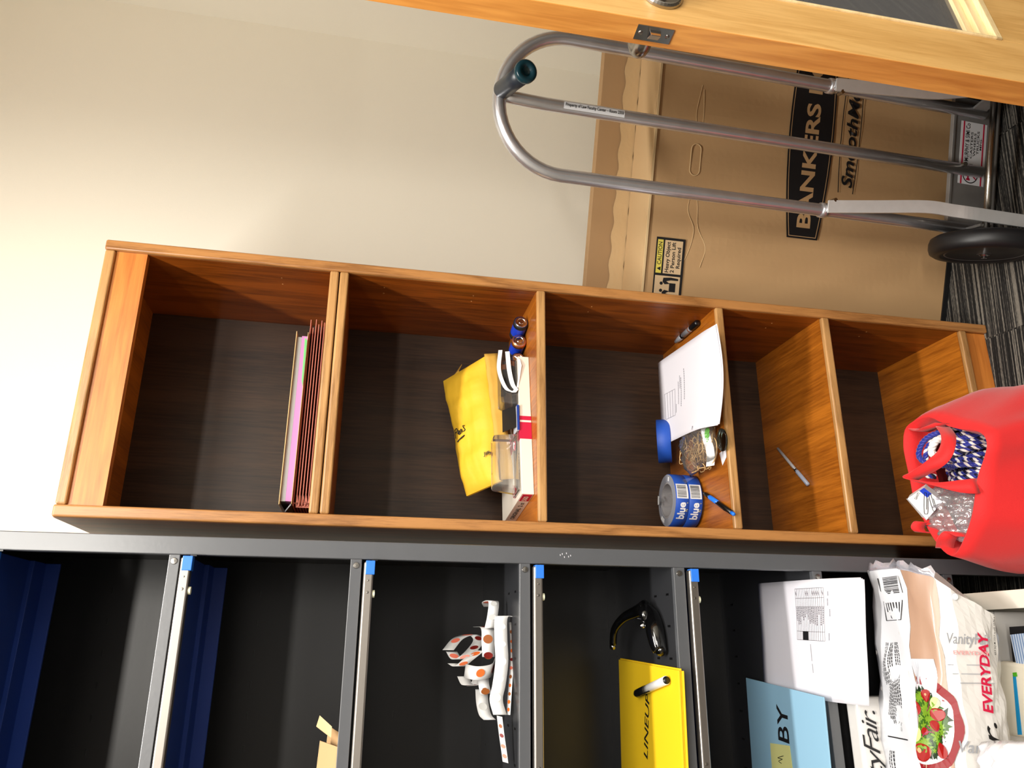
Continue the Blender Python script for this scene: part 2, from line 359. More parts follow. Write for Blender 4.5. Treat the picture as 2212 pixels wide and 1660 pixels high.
# ------------------------------------------------------------------ bookcase
W, HB, T, D = .56, 2.06, .0226, .319
bc = thing('bookcase', 'tall narrow wooden bookcase with five shelves against the cream wall', 'bookcase')
def panel(x0, x1, nm):
    o = MB().box(x0, x1, .012, D+.008, 0, HB).build('side_panel', W_PANEL, bc)
    MB().box(x0, x1, 0, .0125, 0, HB).build('edge_nosing', W_NOSEZ, o, bevel=.004, seg=3)
panel(0, T, 1); panel(W-T, W, 2)
MB().box(T, W-T, D, D+.008, .0, HB-.01).build('back_panel', W_BACK, bc, label='dark walnut back panel')
def shelf(z1, th, nm='shelf', lab=None):
    o = MB().box(T, W-T, .012, D, z1-th, z1).build(nm, W_SHELF, bc, label=lab)
    MB().box(T, W-T, 0, .0125, z1-th, z1).build('edge_nosing', W_NOSEX, o, bevel=.004, seg=3); return o
shelf(HB-.002, .019, 'top_board')
MB().box(T, W-T, .008, .026, 1.98, HB-.021).build('top_rail', W_APRON, bc, label='orange rail under the top board')
ZS = [1.6158, 1.166, .7374, .4636, .0817]
shelf(ZS[0], .0185); shelf(ZS[0]-.0205, .0185)
for z, th in zip(ZS[1:], (.0195, .019, .020, .019)): shelf(z, th)
MB().box(T, W-T, .012, .03, 0, ZS[4]-.019).build('kick_board', W_APRON, bc)
pins = MB()
for zz in (1.72, 1.50, 1.30, 1.02, .56, .30):
    for yy in (.06, .09): pins.cyl((W-T+.0005, yy, zz), (W-T-.0006, yy, zz), .0018, 8)
pins.build('shelf_pin_hole_plug', W_NOSEZ, bc)

# ------------------------------------------------------------------ metal storage cabinet
CX1, CY = -.040, -.10; CX0 = CX1-.914; CB = .31; CH = 2.15
cb = thing('storage_cabinet', 'dark grey metal storage cabinet with open shelves and retracted flipper doors', 'cabinet', (CX0, CY, 0))
def cpost(x0, x1):
    MB().box(x0, x1, CY, CY+.018, 0, CH).build('front_post', GREY, cb, bevel=.0015)
cpost(CX1-.031, CX1); cpost(CX0, CX0+.031)
MB().box(CX1-.002, CX1, CY+.018, CB, 0, CH).build('side_panel', CHAR, cb); MB().box(CX0, CX0+.002, CY+.018, CB, 0, CH).build('side_panel', CHAR, cb)
bp_ = MB().box(CX0+.002, CX1-.002, CB-.002, CB, 0, CH).build('back_panel', CHAR, cb)
MB().box(CX0+.002, CX1-.002, CY+.018, CB-.002, CH-.002, CH).build('top_panel', CHAR, cb)
MB().box(CX0+.031, CX1-.031, CY, CY+.018, CH-.03, CH).build('front_header', GREY, cb)
MB().box(CX0+.031, CX1-.031, CY+.02, CY+.04, 0, .07).build('base_panel', CHAR, cb)
sl = MB()
SZ = [(1.830, 1.813), (1.5295, 1.5105), (1.2255, 1.206), (.925, .903), (.632, .612), (.335, .315)]
for zt, zb in SZ:                            # slotted strips on the back wall and the side
    for k in range(6):
        sl.box(-.115-.062*k, -.108-.062*k+.006, CB-.0032, CB-.0018, zt+.19, zt+.193)
sl.build('slot_row', BLACK, bp_)
SL = []
for i, (zt, zb) in enumerate(SZ):
    s = MB().box(CX0+.002, CX1-.002, CY+.002, CB-.002, zt-.002, zt).build('shelf', mat('grey_shelf_enamel', srgb(46, 47, 50), .34), cb)
    SL.append(s)
    MB().box(CX0+.031, CX1-.031, CY, CY+.012, zb, zt+.0005).build('front_lip', GREY, s, bevel=.001)
    MB(frame((CX1-.042, CY, (zt+zb)/2), (1, 0, 0), (0, 0, 1))).lathe([(.0001, 0), (.0058, 0), (.0048, .0022), (.0001, .0026)], 18).build('lip_screw', STEEL, s)
    st = MB()
    for (hx, hy) in [(-.119-.0585*k, yy) for k in range(10) for yy in (-.001+CY+.1, CY+.038, CY+.35)]:
        st.box(hx-.002, hx+.002, hy-.007, hy+.007, zt, zt+.0004)
    st.build('slots', BLACK, s)
# flipper doors slid back under each shelf: aluminium pull edge in front, navy underside
for i, (zt, zb) in enumerate(SZ[:4]+[(2.13, 2.11)]):
    lip = .028 if i in (0, 4) else .004
    rz1 = zb-.004; rz0 = rz1-.017
    dm = thing('flipper_door', None, None, (0, 0, 0)); dm.parent = cb; dm.matrix_parent_inverse = Matrix.Translation(V((CX0, CY, 0))).inverted(); WM[dm.name] = Matrix.Identity(4)
    pan = MB(); pan.box(CX0+.035, CX1-.034, CY+.006, CB-.21, rz0+.004, rz0+.008)
    pan.box(CX0+.035, CX1-.034, CB-.214, CB-.208, rz0-lip, rz0+.008); pan.box(CX0+.035, CX1-.034, CB-.27, CB-.214, rz0-.004, rz0+.006)
    pan.build('door_panel', NAVY, dm, bevel=.001)
    r = MB(); r.box(CX0+.035, CX1-.036, CY-.012, CY+.006, rz0, rz1)
    r.build('pull_rail', ALU, dm, bevel=.003, seg=3)
    MB().box(CX1-.036-.022, CX1-.034, CY-.0135, CY+.004, rz0-.002, rz1-.003).build('end_clip', BLUECLIP, dm, bevel=.001, label='bright blue plastic end clip')
    MB().box(CX1-.0335, CX1-.031, CY-.004, CY+.01, rz0-.006, rz0+.004).build('hinge_pin', BLACK, dm)
    pr = MB()
    for (dx, rr) in ((-.068, .0018), (-.088, .0025), (-.37, .0028)): pr.lathe([(.0001, 0), (rr, 0), (rr*.8, .0008), (.0001, .001)], 12, (CX1+dx, CY-.012, (rz0+rz1)/2), (0, -1, 0))
    pr.build('rivets', STEEL, dm)
    MB().lathe([(.0001, 0), (.0065, 0), (.0065, .004), (.0001, .005)], 16, (CX1-.09, CY-.003, rz0), (0, 0, -1)).build('bumper', CREAMP, dm, label='cream bumper button')
# sliding bracket at the top opening
br = MB(); br.tube([(-.047, -.06, 2.085), (-.047, .12, 2.03)], .004, 8); br.build('slide_bracket', CHAR, cb)
MB().box(CX1-.01, CX1-.008, -.02, .03, 2.02, 2.05).build('catch_plate', STEEL, cb)
# pencilled marks on the post
pm = MB(); Mp = frame((CX1-.012, CY, 1.13), (1, 0, 0), (0, 0, 1))
for k in range(6):
    q = (random.uniform(-.008, .004), -.002+k*.004); pm.poly([Mp @ V((q[0], q[1], .0004)), Mp @ V((q[0]+.003, q[1], .0004)), Mp @ V((q[0]+.003, q[1]+.0015, .0004)), Mp @ V((q[0], q[1]+.001, .0004))])
pm.build('scuff_mark', PAPER, cb)

# ------------------------------------------------------------------ cartons behind the bookcase
CU = V((1, -.4, 0)).normalized(); CV = V((.4, 1, 0)).normalized()          # along the front; into the depth
A0 = V((.600, .1364, 0))
MC = frame(A0, CU, (0, 0, 1))                 # x along, y up, z = towards camera
shade_ = MB(MC); shade_.box(-.004, .80, 0, .014, -.148, .003); mo_ = shade_.build('shade_strip', RUBBER); tag(mo_, 'thin black slab added as shade under the big brown carton', 'shade strip')  # black slab standing in for the shaded gap below the carton
ct = thing('cardboard_carton', 'large brown carton with black printed oval logo behind the hand truck', 'carton', M=Matrix.Translation(A0+V((0, 0, .014))))
CHT = .866
def wav(u, v, a): return a*(sn(u*9+1)*sn(v*7+.5)+.5*sn(u*23+v*11))
nx, nz = 40, 40
P = []
for j in range(nz+1):
    row = []
    for i in range(nx+1):
        u, v = i/nx, j/nz; k = min(1, 8*u, 8*(1-u), 8*v, 8*(1-v))
        row.append(MC @ V((u*.80, .0145+v*(CHT-.0145), wav(u*2, v*2, .0018)*k)))
    P.append(row)
c = MB(); c.grid(P); fr_ = [[P[0][0], P[0][-1], P[-1][-1], P[-1][0]]]
bk = [MC @ V(q) for q in ((0, .0145, -.145), (.80, .0145, -.145), (.80, CHT, -.145), (0, CHT, -.145))]
c.poly(bk); c.poly([P[0][0], P[0][-1], bk[1], bk[0]]); c.poly([P[0][0], bk[0], bk[3], P[-1][0]]); c.poly([P[0][-1], P[-1][-1], bk[2], bk[1]])
c.build('carton_wall', CARD, ct)
fl = MB(MC)
ptsf = [[(i/20*.80, CHT+.002+.002*sn(i*1.7)*(j in (0,)), .004-j/6*.150+(0.002*sn(i*.9) if j == 0 else 0)) for i in range(21)] for j in range(7)]
fl.grid(ptsf); fl.build('top_flap', CARD_LIT, ct, solid=.004, label='top flap with a painted-in lit tone')
MB(MC).box(0, .80, CHT-.001, CHT+.0045, .003, .0065).build('flap_edge', CARDE, ct)
# hand hole with creases
hh = MB(MC)
hc = (.365, .757); hr = .013; hl = .026
oval = [(hc[0]+sx*hl+hr*cs(a), hc[1]+hr*sn(a), .0025) for sx, a0 in ((1, -1.57), (-1, 1.57)) for a in [a0+k*3.14159/8 for k in range(9)]]
hh.tube(oval, .0011, 6, closed=True)
for L in ([(.30, .757), (.24, .765), (.19, .745), (.12, .76), (.06, .80)], [(.30, .75), (.25, .74), (.20, .735), (.15, .71), (.10, .72)], [(.43, .755), (.48, .765), (.55, .755)], [(.43, .75), (.47, .745), (.54, .75)]):
    hh.tube([(q[0], q[1], .0016) for q in spline([(a, b, 0) for a, b in L], 5)], .0007, 5)
hh.build('hand_hole', CARDE, ct, label='perforated hand hole with creases')
nC = -CV
def onC(x, y, off=0): return onP(x, y, A0-CV*off, CV)
# printed oval banner: edge tips and middle bulge in carton coordinates
def cc(x, y): q = MC.inverted() @ onC(x, y); return (q.x, q.y)
bl = cc(1700, 515); bl2 = cc(1760, 518); 
bx0 = (bl[0]+bl2[0])/2; byc = (bl[1]+bl2[1])/2; bw = .56
prn = MB(MC)
def banner(inset, z, sgn=1):
    top, bot = [], []
    for k in range(17):
        t = k/16; x = bx0+inset+t*(bw-2*inset); h = .043+.020*(1-(2*t-1)**2)-inset
        top.append((x, byc+h)); bot.append((x, byc-h))
    return bot+top[::-1]
prn.prism(banner(0, 0), .0038, .0042); b1 = prn.build('printed_banner', INK, ct)
ou, inn = banner(.0045, 0), banner(.0062, 0); q = MB(MC); n = len(ou)
q.rings([[(p[0], p[1], .0044) for p in ou], [(p[0], p[1], .0044) for p in inn]], cap=False); q.build('banner_outline', CARD, b1)
Tp = lambda x, y, z=.003: MC @ V((x, y, z))
text('banner_lettering', 'BANKERS BOX', Tp(bx0+.028, byc-.018), Tp(bx0+bw-.03, byc-.018), (0, 0, 1), .036, CARD, b1, bold=.028, lift=.0016)
sm = cc(1800, 412); sx0 = sm[0]; sy = cc(1830, 400)[1]
text('carton_lettering', 'SmoothMove', Tp(sx0+.01, sy-.010), Tp(sx0+.315, sy-.010), (0, 0, 1), .030, INK, ct, shear=.25, bold=.022, lift=.0016)
sw = MB(MC)
for sg in (1, -1):
    L = [(sx0-.004+k*.041, sy+.006+sg*(.021+.006*(1-((k-4)/4)**2)), .0044) for k in range(9)]
    for a, b in zip(L, L[1:]): sw.poly([(a[0], a[1]-.0012, a[2]), (b[0], b[1]-.0012, b[2]), (b[0], b[1]+.0012, b[2]), (a[0], a[1]+.0012, a[2])])
sw.build('lettering_underline', INK, ct)
# caution label
K = [cc(1418, 512), cc(1480, 518)]
kx1, ky1 = K[0]; ky0 = K[1][1]; kx1 = (K[0][0]+K[1][0])/2
kw = .155; lab = MB(MC); lab.box(kx1-kw, kx1, ky0, ky1, .0034, .0038); LB = lab.build('caution_label', INK, ct, label='black framed warning label with yellow strip')
kh = ky1-ky0
CARDL2 = mat('label_tan', srgb(206, 178, 140), .7); LABY = mat('label_yellow', srgb(212, 196, 84), .6)
MB(MC).box(kx1-.089, kx1-.006, ky0+kh*.76, ky0+kh*.95, .0038, .0041).build('label_strip', LABY, LB)
lt = MB(MC); lt.box(kx1-.089, kx1-.006, ky0+kh*.08, ky0+kh*.70, .0038, .0041); lt.box(kx1-kw+.006, kx1-.095, ky0+kh*.08, ky0+kh*.95, .0038, .0041); lt.build('label_ground', CARDL2, LB)
text('label_lettering', 'CAUTION', Tp(kx1-.068, ky0+kh*.795), Tp(kx1-.012, ky0+kh*.795), (0, 0, 1), kh*.125, INK, LB, bold=.01, lift=.0014)
w3 = MB(MC); w3.prism([(kx1-.083, ky0+kh*.79), (kx1-.073, ky0+kh*.79), (kx1-.078, ky0+kh*.92)], .0042, .0044); w3.build('label_triangle', INK, LB)
for k, s_ in enumerate(('Heavy Object', '2 Person Lift', 'Required')):
    text('label_lettering', s_, Tp(kx1-.086+(.012 if k == 2 else 0), ky0+kh*(.52-.19*k)), Tp(kx1-.010-(.012 if k == 2 else 0), ky0+kh*(.52-.19*k)), (0, 0, 1), kh*.125, INK, LB, bold=.02, lift=.0014)
pg = MB(MC)                                  # two stooping figures lifting a block
for sg, xx in ((1, kx1-.104), (-1, kx1-.142)):
    pg.lathe([(.0001, 0), (.0042, 0), (.0042, .0002), (.0001, .0002)], 12, (xx-sg*.010, ky0+kh*.72, .0042))
    pg.prism([(xx-sg*.012, ky0+kh*.60), (xx-sg*.006, ky0+kh*.68), (xx+sg*.004, ky0+kh*.66), (xx+sg*.006, ky0+kh*.40), (xx+sg*.004, ky0+kh*.14), (xx-sg*.001, ky0+kh*.14), (xx-sg*.001, ky0+kh*.40), (xx-sg*.004, ky0+kh*.55), (xx-sg*.010, ky0+kh*.42)], .0042, .0044)
pg.box(kx1-.134, kx1-.112, ky0+kh*.22, ky0+kh*.44, .0042, .0044)
pg.build('label_pictogram', INK, LB)
# taller flat carton behind it
M2 = frame(A0+CV*.152, CU, (0, 0, 1))
cr_ = thing('flat_carton', 'flat brown carton standing behind the large carton, taller than it', 'carton', M=Matrix.Translation(A0+CV*.152))
MB(M2).box(.012, .78, .0, .971, -.030, 0).build('carton_wall', mat('brown_cardboard_dark', srgb(172, 138, 98), .75, var=.05), cr_, bevel=.002)
tp = MB(M2)
G = [[(.012+i/60*.765, .868+.042*j/6+.003*sn(i*1.1+j), .0022+.0016*abs(sn(i*2.3+j*1.4))) for i in range(61)] for j in range(7)]
tp.grid(G)
tp.build('packing_tape', mat('clear_brown_tape', srgb(206, 176, 132), .12, coat=.6, bump=.4, bscale=70), cr_, smooth=True, label='wrinkled clear packing tape')

# ------------------------------------------------------------------ hand truck
O = V((.901, -.146, 0)); E1 = V((sn(1.9), cs(1.9), 0)); HH = V((-cs(1.9), sn(1.9), 0))
E2 = (cs(.066)*V((0, 0, 1))-sn(.066)*HH-.012*E1).normalized()
ht = thing('hand_truck', 'aluminium hand truck with looped handle leaning in front of the carton', 'hand truck', M=Matrix.Translation(O))
tp_ = lambda s, t, n=0: O+E1*s+E2*t-HH*n       # n: towards the camera
hw = .145; RT_ = .0145
pl = [tp_(-hw, t) for t in (.075, .3, .6, .9, 1.05, 1.155)]
pl += [tp_(-hw*cs(a), 1.155+hw*sn(a)) for a in [k*math.pi/24 for k in range(1, 24)]]
pl += [tp_(hw, t) for t in (1.155, 1.05, .9, .6, .3, .075)]
MB().tube(pl, RT_, 20).build('frame_tube', TUBE, ht, smooth=True)
mid = [tp_(0, t) for t in (.075, .5, .9, 1.15, 1.2)]+[tp_(.001, 1.235, .0), tp_(.004, 1.27, -.003), tp_(.006, 1.298, -.001)]
MB().tube(mid, RT_*.95, 20).build('centre_tube', TUBE, ht, smooth=True)
wl = MB(); wl.lathe([(.0165, -.004), (.0185, 0), (.0165, .004)], 20, tp_(.006, 1.292, 0), E2); wl.build('weld_collar', STEEL, ht, smooth=True)
TEAL = mat('dark_teal_rubber', srgb(14, 58, 70), .25); GRIP = mat('dark_grey_grip', srgb(44, 52, 62), .35)
g0 = tp_(.012, 1.297, .004); g1 = onY(1139, 152, g0.y-.115)
ga = (g1-g0)
gr = MB().lathe([(.0001, 0), (.017, 0), (.019, .006), (.0185, ga.length*.5), (.0195, ga.length-.018)], 24, g0, ga).build('hand_grip', GRIP, ht, smooth=True, label='dark grey rubber pistol grip')
MB().lathe([(.0195, ga.length-.018), (.0225, ga.length-.012), (.0222, ga.length-.003), (.0185, ga.length), (.010, ga.length-.001), (.009, ga.length-.007), (.0001, ga.length-.008)], 28, g0, ga).build('grip_cap', TEAL, gr, smooth=True, label='dark teal grip cap')
# nose plate behind the rails
MN = frame(tp_(0, 0, -.016), E1, E2)           # z towards camera
npz = MB(MN); npz.box(-.20, .20, .022, .150, -.006, 0); npz.box(-.20, .20, .145, .152, -.008, .003); npz.box(-.20, .20, .016, .024, -.008, .004)
npz.build('nose_upright', PLATE, ht, bevel=.001)
MB(frame(O-HH*(-.022), E1, HH)).box(-.20, .20, 0, .095, .002, .012).build('toe_plate', PLATE, ht, bevel=.002)
AZ = .118; ax0 = tp_(-.20, AZ, .0); 
def axp(s): return V((O.x, O.y, AZ))+E1*s-HH*.082
MB().cyl(axp(-.225), axp(.225), .008, 16).build('axle', STEEL, ht, smooth=True)
for sg in (-1, 1):
    w = MB(); c0 = axp(sg*.181); a_ = E1*sg
    R_ = .118
    prof = [(.03, .005), (R_-.034, .002), (R_-.012, 0), (R_-.003, .006), (R_, .016), (R_, .028), (R_-.003, .038), (R_-.012, .044), (R_-.030, .043), (R_-.034, .040)]
    wh = w.lathe(prof, 64, c0, a_).build('wheel', RUBBER, ht, smooth=True, label='black rubber tyre on a grey hub')
    hb = MB().lathe([(.0001, .004), (R_-.033, .004), (R_-.033, .040), (R_-.036, .041), (R_-.045, .034), (.035, .030), (.022, .036), (.016, .040), (.0001, .040)], 48, c0, a_).build('hub', mat('grey_cast_hub', srgb(120, 120, 122), .45, .4, var=.2, vscale=20), wh, smooth=False)
    for p_ in hb.data.polygons: p_.use_smooth = True
    MB().lathe([(.0001, .040), (.0115, .040), (.0115, .043), (.006, .045), (.006, .050), (.0001, .051)], 18, c0, a_).build('axle_washer', CHROME, wh)
    # flat brace from rail to wheel
    s0 = sg*hw
    if sg < 0:
        B0 = tp_(s0+.004, .515, .020); B1 = tp_(s0+.014, .30, .085); B2 = tp_(s0+.004, .20, .115); B3 = tp_(s0-.004, .03, .135)
    else:
        B0 = tp_(s0-.004, .515, .020); B1 = tp_(s0-.014, .30, .085); B2 = tp_(s0-.004, .20, .115); B3 = tp_(s0+.004, .03, .135)
    path = spline([B0, B0*.5+B1*.5, B1, B1*.4+B2*.6, B2, B2*.5+B3*.5, B3], 5)
    brc = MB()
    wd_ = E1
    R2 = []
    for i, q_ in enumerate(path):
        tg = (path[min(i+1, len(path)-1)]-path[max(i-1, 0)]).normalized(); nn = tg.cross(wd_).normalized()
        R2.append([q_+wd_*.0145+nn*.003, q_+wd_*.0145-nn*.003, q_-wd_*.0145-nn*.003, q_-wd_*.0145+nn*.003])
    brc.rings(R2); bb = brc.build('wheel_brace', mat('bright_flat_bar', srgb(226, 226, 226), .35, .55, var=.1, vscale=40), ht, bevel=.0006)
    MB().lathe([(.017, -.008), (.0175, 0), (.017, .008)], 20, tp_(s0, .515), E2).build('brace_clamp', TUBE, bb, smooth=True)
    MB().cyl(tp_(s0-sg*.02, .50, .01), tp_(s0-sg*.02, .50, .028), .005, 6).build('brace_bolt', STEEL, bb)
    q = MB(); a, b = tp_(s0, .10, .012), axp(sg*.15); q.slab([a+E2*.02, a-E2*.02, b-E2*.016, b+E2*.016], E1*(.006*sg)); q.build('axle_bracket', PLATE, ht)
MB().cyl(tp_(.006, .14, .012), tp_(.006, .14, .022), .006, 8).build('frame_bolt', STEEL, ht)
# labels
LBL = mat('label_white', srgb(232, 234, 238), .4)
pa, pb = tp_(0, 1.165, RT_-.0005), tp_(0, 1.045, RT_-.0005)
# label wraps the centre tube
lg = MB()
def tubept(t, ang): return O+E2*t+(cs(ang)*(-HH)+sn(ang)*E1)*(RT_*.95+.0005)
pa = onP(1197, 230, tp_(0, 0, RT_), HH); pb = onP(1326, 248, tp_(0, 0, RT_), HH)
ta, tb = (pa-O).dot(E2), (pb-O).dot(E2)
lg.grid([[tubept(ta+(tb-ta)*i/4, -.55+.14*j) for j in range(9)] for i in range(5)])
lb_ = lg.build('property_label', LBL, ht, smooth=True, label='white property sticker on the centre tube')
o0 = tubept(ta, .0); 
text('label_lettering', 'Property of Law Faculty Center \u2013 Room 2333', tubept(ta-.003, .02)-E1*.002, tubept(tb+.003, .02)-E1*.002, E1, .0062, INK, lb_, bold=.02, lift=.0008)
ms = MB(MN)
q0 = MN.inverted() @ onP(2068, 262, MN.translation, HH); 
lx, ly0, ly1 = .125, .048, .126
ms.box(lx-.155, lx, ly0, ly1, 0, .0006); LM = ms.build('maker_label', LBL, ht, label='white maker label with red lines')
r_ = MB(MN); r_.box(lx-.155, lx, ly1-.010, ly1-.006, .0006, .0009); r_.box(lx-.155, lx, ly0+.008, ly0+.012, .0006, .0009); r_.build('red_line', CREDP, LM)
Tn = lambda x, y: MN @ V((x, y, .0003))
for k, (s_, hh_, a, b) in enumerate((('MURPHY & SIMI Co', .012, lx-.098, lx-.004), ('CASTERS', .0065, lx-.090, lx-.024), ('WHEELS', .0065, lx-.084, lx-.026), ('TRUCKS', .0065, lx-.078, lx-.020), ('MFG.', .0055, lx-.066, lx-.036))):
    y_ = ly1-.026-(0, .0105, .020, .0295, .038)[k]
    text('label_lettering', s_, Tn(a, y_), Tn(b, y_), E2, hh_, INK, LM, bold=.01, lift=.0006)
cx_, cy_ = lx-.128, (ly0+ly1)/2+.004
cr2 = MB(MN); cr2.rings([[(cx_+r0*cs(a), cy_+r0*sn(a), .001) for a in [k*6.28318/40 for k in range(40)]] for r0 in (.0215, .0240)], cap=False); cr2.build('logo_ring', INK, LM)
sl_ = MB(MN); sl_.poly([(cx_-.014, cy_-.017, .001), (cx_-.011, cy_-.018, .001), (cx_+.014, cy_+.017, .001), (cx_+.011, cy_+.018, .001)]); sl_.build('logo_slash', CREDP, LM)
text('logo_letter', 'M', Tn(cx_-.017, cy_+.001), Tn(cx_-.002, cy_+.001), E2, .011, CREDP, LM, bold=.02, lift=.0008)
text('logo_letter', 'S', Tn(cx_+.003, cy_-.011), Tn(cx_+.014, cy_-.011), E2, .011, CREDP, LM, bold=.02, lift=.0008)
# ------------------------------------------------------------------ top shelf of the bookcase: paper files
Z1 = ZS[0]+.0003
SALM = mat('salmon_pressboard', srgb(196, 122, 104), .7); SALD = mat('rust_paper', srgb(112, 54, 38), .75)
af = thing('expanding_file', 'salmon expanding file lying flat on the top shelf, underneath another file', 'file', (.25, .2, Z1))
fx0, fx1, fy0, fy1 = .050, .446, .085, .300
for k in range(7):
    z = Z1+.0008+k*.0058
    MB().box(fx0+.001*(k % 2), fx1+.012-.0035*k*(k % 2), fy0+.002*((k*3) % 4), fy1, z, z+.0014).build('pocket_board', SALM, af)
for k in range(6):
    z = Z1+.0022+k*.0058
    g = MB()
    g.rings([[(fx0+.004+q, fy0+.004, z), (fx0+.004+q, fy1-.004, z), (fx0+.004+q, fy1-.004, z+.0044), (fx0+.004+q, fy0+.004, z+.0044)] for q in (0, .003)]); g.build('gusset', SALD, af)
    MB().box(fx0+.01, fx1-.01, fy0+.02+.004*(k % 3), fy1-.006, z+.0004, z+.003).build('pocket_lining', SALD, af)
zg = MB()                                     # folded zigzag edge at the left end
for k in range(5):
    z = Z1+.0022+k*.0058
    zg.poly([(fx0-.002, fy0+.01, z), (fx0+.022, fy0+.001, z+.0029), (fx0-.002, fy0+.01, z+.0058)])
zg.build('zigzag_fold', SALM, af, solid=.0006)
z2 = Z1+.0008+7*.0058-.004
pf = thing('document_pocket', 'tan file pocket with white and pink sheets and a green tab, on the salmon file', 'file', (.25, .19, z2))
TAN = mat('tan_board', srgb(206, 180, 128), .65); PINK = mat('pink_paper', srgb(198, 132, 186), .7); GREEN = mat('green_tab', srgb(110, 220, 120), .6); LG = mat('light_grey_paper', srgb(188, 192, 190), .7)
MB().box(.052, .424, .079, .290, z2+.0008, z2+.002).build('pocket_back', TAN, pf, bevel=.0004)
MB().box(.058, .416, .084, .285, z2+.0025, z2+.014).build('pink_sheets', PINK, pf)
MB().box(.058, .414, .086, .285, z2+.0145, z2+.024).build('grey_sheets', LG, pf)
MB().box(.050, .424, .078, .290, z2+.0245, z2+.0262).build('pocket_front', TAN, pf, bevel=.0004)
gs = MB(); gs.slab([(.050, .080, z2+.002), (.036, .088, z2+.013), (.036, .280, z2+.013), (.050, .288, z2+.002)], (.0025, 0, .001)); gs.slab([(.036, .088, z2+.013), (.050, .080, z2+.0245), (.050, .288, z2+.0245), (.036, .280, z2+.013)], (.0025, 0, -.001))
gs.build('end_gusset', BLACK, pf)
MB().slab([(.30, .077, z2+.0022), (.404, .077, z2+.0022), (.410, .077, z2+.007), (.312, .077, z2+.005)], (0, .0008, 0)).build('green_tab', GREEN, pf)
g2 = MB(); g2.slab([(.416, .084, z2+.002), (.424, .09, z2+.002), (.412, .15, z2+.013), (.408, .09, z2+.013)], (.001, 0, .001)); g2.build('end_fold', BLACK, pf)

# ------------------------------------------------------------------ second shelf
Z2 = ZS[1]+.0003
P0, P1, P3 = V((.084, .034, Z2)), V((.408, .083, Z2)), V((.060, .262, Z2))
dx = (P1-P0); dy = V((-dx.y, dx.x, 0)).normalized()*.215; BT = .026
MCk = frame(P0, dx, dy)
CRT = mat('box_white_gloss', srgb(236, 228, 214), .35)
cx = MB(MCk).box(0, dx.length, 0, .215, 0, BT).build('gift_box', CRT, bevel=.001)
tag(cx, 'flat white box with a crimson band lying on the second shelf', 'box')
bd = MB(MCk); bd.box(dx.length*.38, dx.length*.50, -.0004, .0003, .0002, BT+.0004); bd.box(dx.length*.38, dx.length*.50, 0, .215, BT, BT+.0005); bd.box(dx.length*.515, dx.length*.545, -.0004, .0003, .0002, BT+.0004)
bd.build('crimson_band', CREDP, cx)
for k, (s_, h_, yy) in enumerate((('Grain', .013, .012), ('ORIGINAL', .005, .004))):
    text('box_lettering', s_, MCk @ V((.034, .012+k*.017+.004, BT)), MCk @ V((.098, .012+k*.017+.004, BT)), dy, h_, INK, cx, bold=.02, lift=.0007)
MB(MCk).box(-.0006, .0002, .004, .045, .003, BT-.003).build('end_panel', CREDP, cx)
text('box_lettering', 'ORIGINAL  2 ct', MCk @ V((0, .17, .009)), MCk @ V((0, .055, .009)), (0, 0, 1), .009, INK, cx, bold=.02, lift=.001)
text('box_lettering', '500', MCk @ V((-.0006, .040, .009)), MCk @ V((-.0006, .012, .009)), (0, 0, 1), .010, CRT, cx, bold=.02, lift=.001)
# D cells
BLUEB = mat('battery_blue', srgb(24, 60, 190), .3); COPPER = mat('battery_copper', srgb(196, 120, 72), .3, .8)
def dcell(fc, back, lab, cap, rr=.0168, top=BLUEB):
    fc, back = V(fc), V(back); ax = (back-fc).normalized(); L = .058
    o = MB().lathe([(.0001, .0005), (rr*.86, .0005), (rr*.97, .002), (rr, .004), (rr, L*.22), (rr, L-.004), (rr*.95, L), (.0001, L)], 32, fc, ax).build('battery', [top], smooth=False)
    for p in o.data.polygons: p.use_smooth = True
    tag(o, lab, 'battery', None)
    MB().lathe([(rr*.93, .0006), (rr+.0004, .003), (rr+.0004, L*.20), (rr*.99, L*.20)], 32, fc, ax).build('end_sleeve', cap, o, smooth=True)
    MB().lathe([(.0001, -.0006), (rr*.30, -.0006), (rr*.34, .0001), (rr*.52, .0001), (rr*.58, -.0006), (rr*.80, -.0006), (rr*.86, .0006), (.0001, .0006)], 32, fc, ax).build('terminal', CHROME, o, smooth=False)
    MB().lathe([(rr*.98, L*.72), (rr+.0003, L*.73), (rr+.0003, L-.003), (rr*.9, L+.0004)], 32, fc, ax).build('rear_band', INK, o, smooth=True)
    return o
b1p = onZ(1126, 696, Z2+.0172); dcell(b1p, b1p+V((-.012, .058, 0)), 'blue battery with a black end beside the right panel of the second shelf', INK)
b2p = onZ(1122, 736, Z2+.0172); dcell(b2p, b2p+V((-.012, .058, 0)), 'blue battery with a copper ringed end next to the black ended one', COPPER)
b3p = b2p+V((-.040, .012, 0)); dcell(b3p, b3p+V((-.012, .058, 0)), 'blue battery partly hidden behind the white hanger tab', INK)
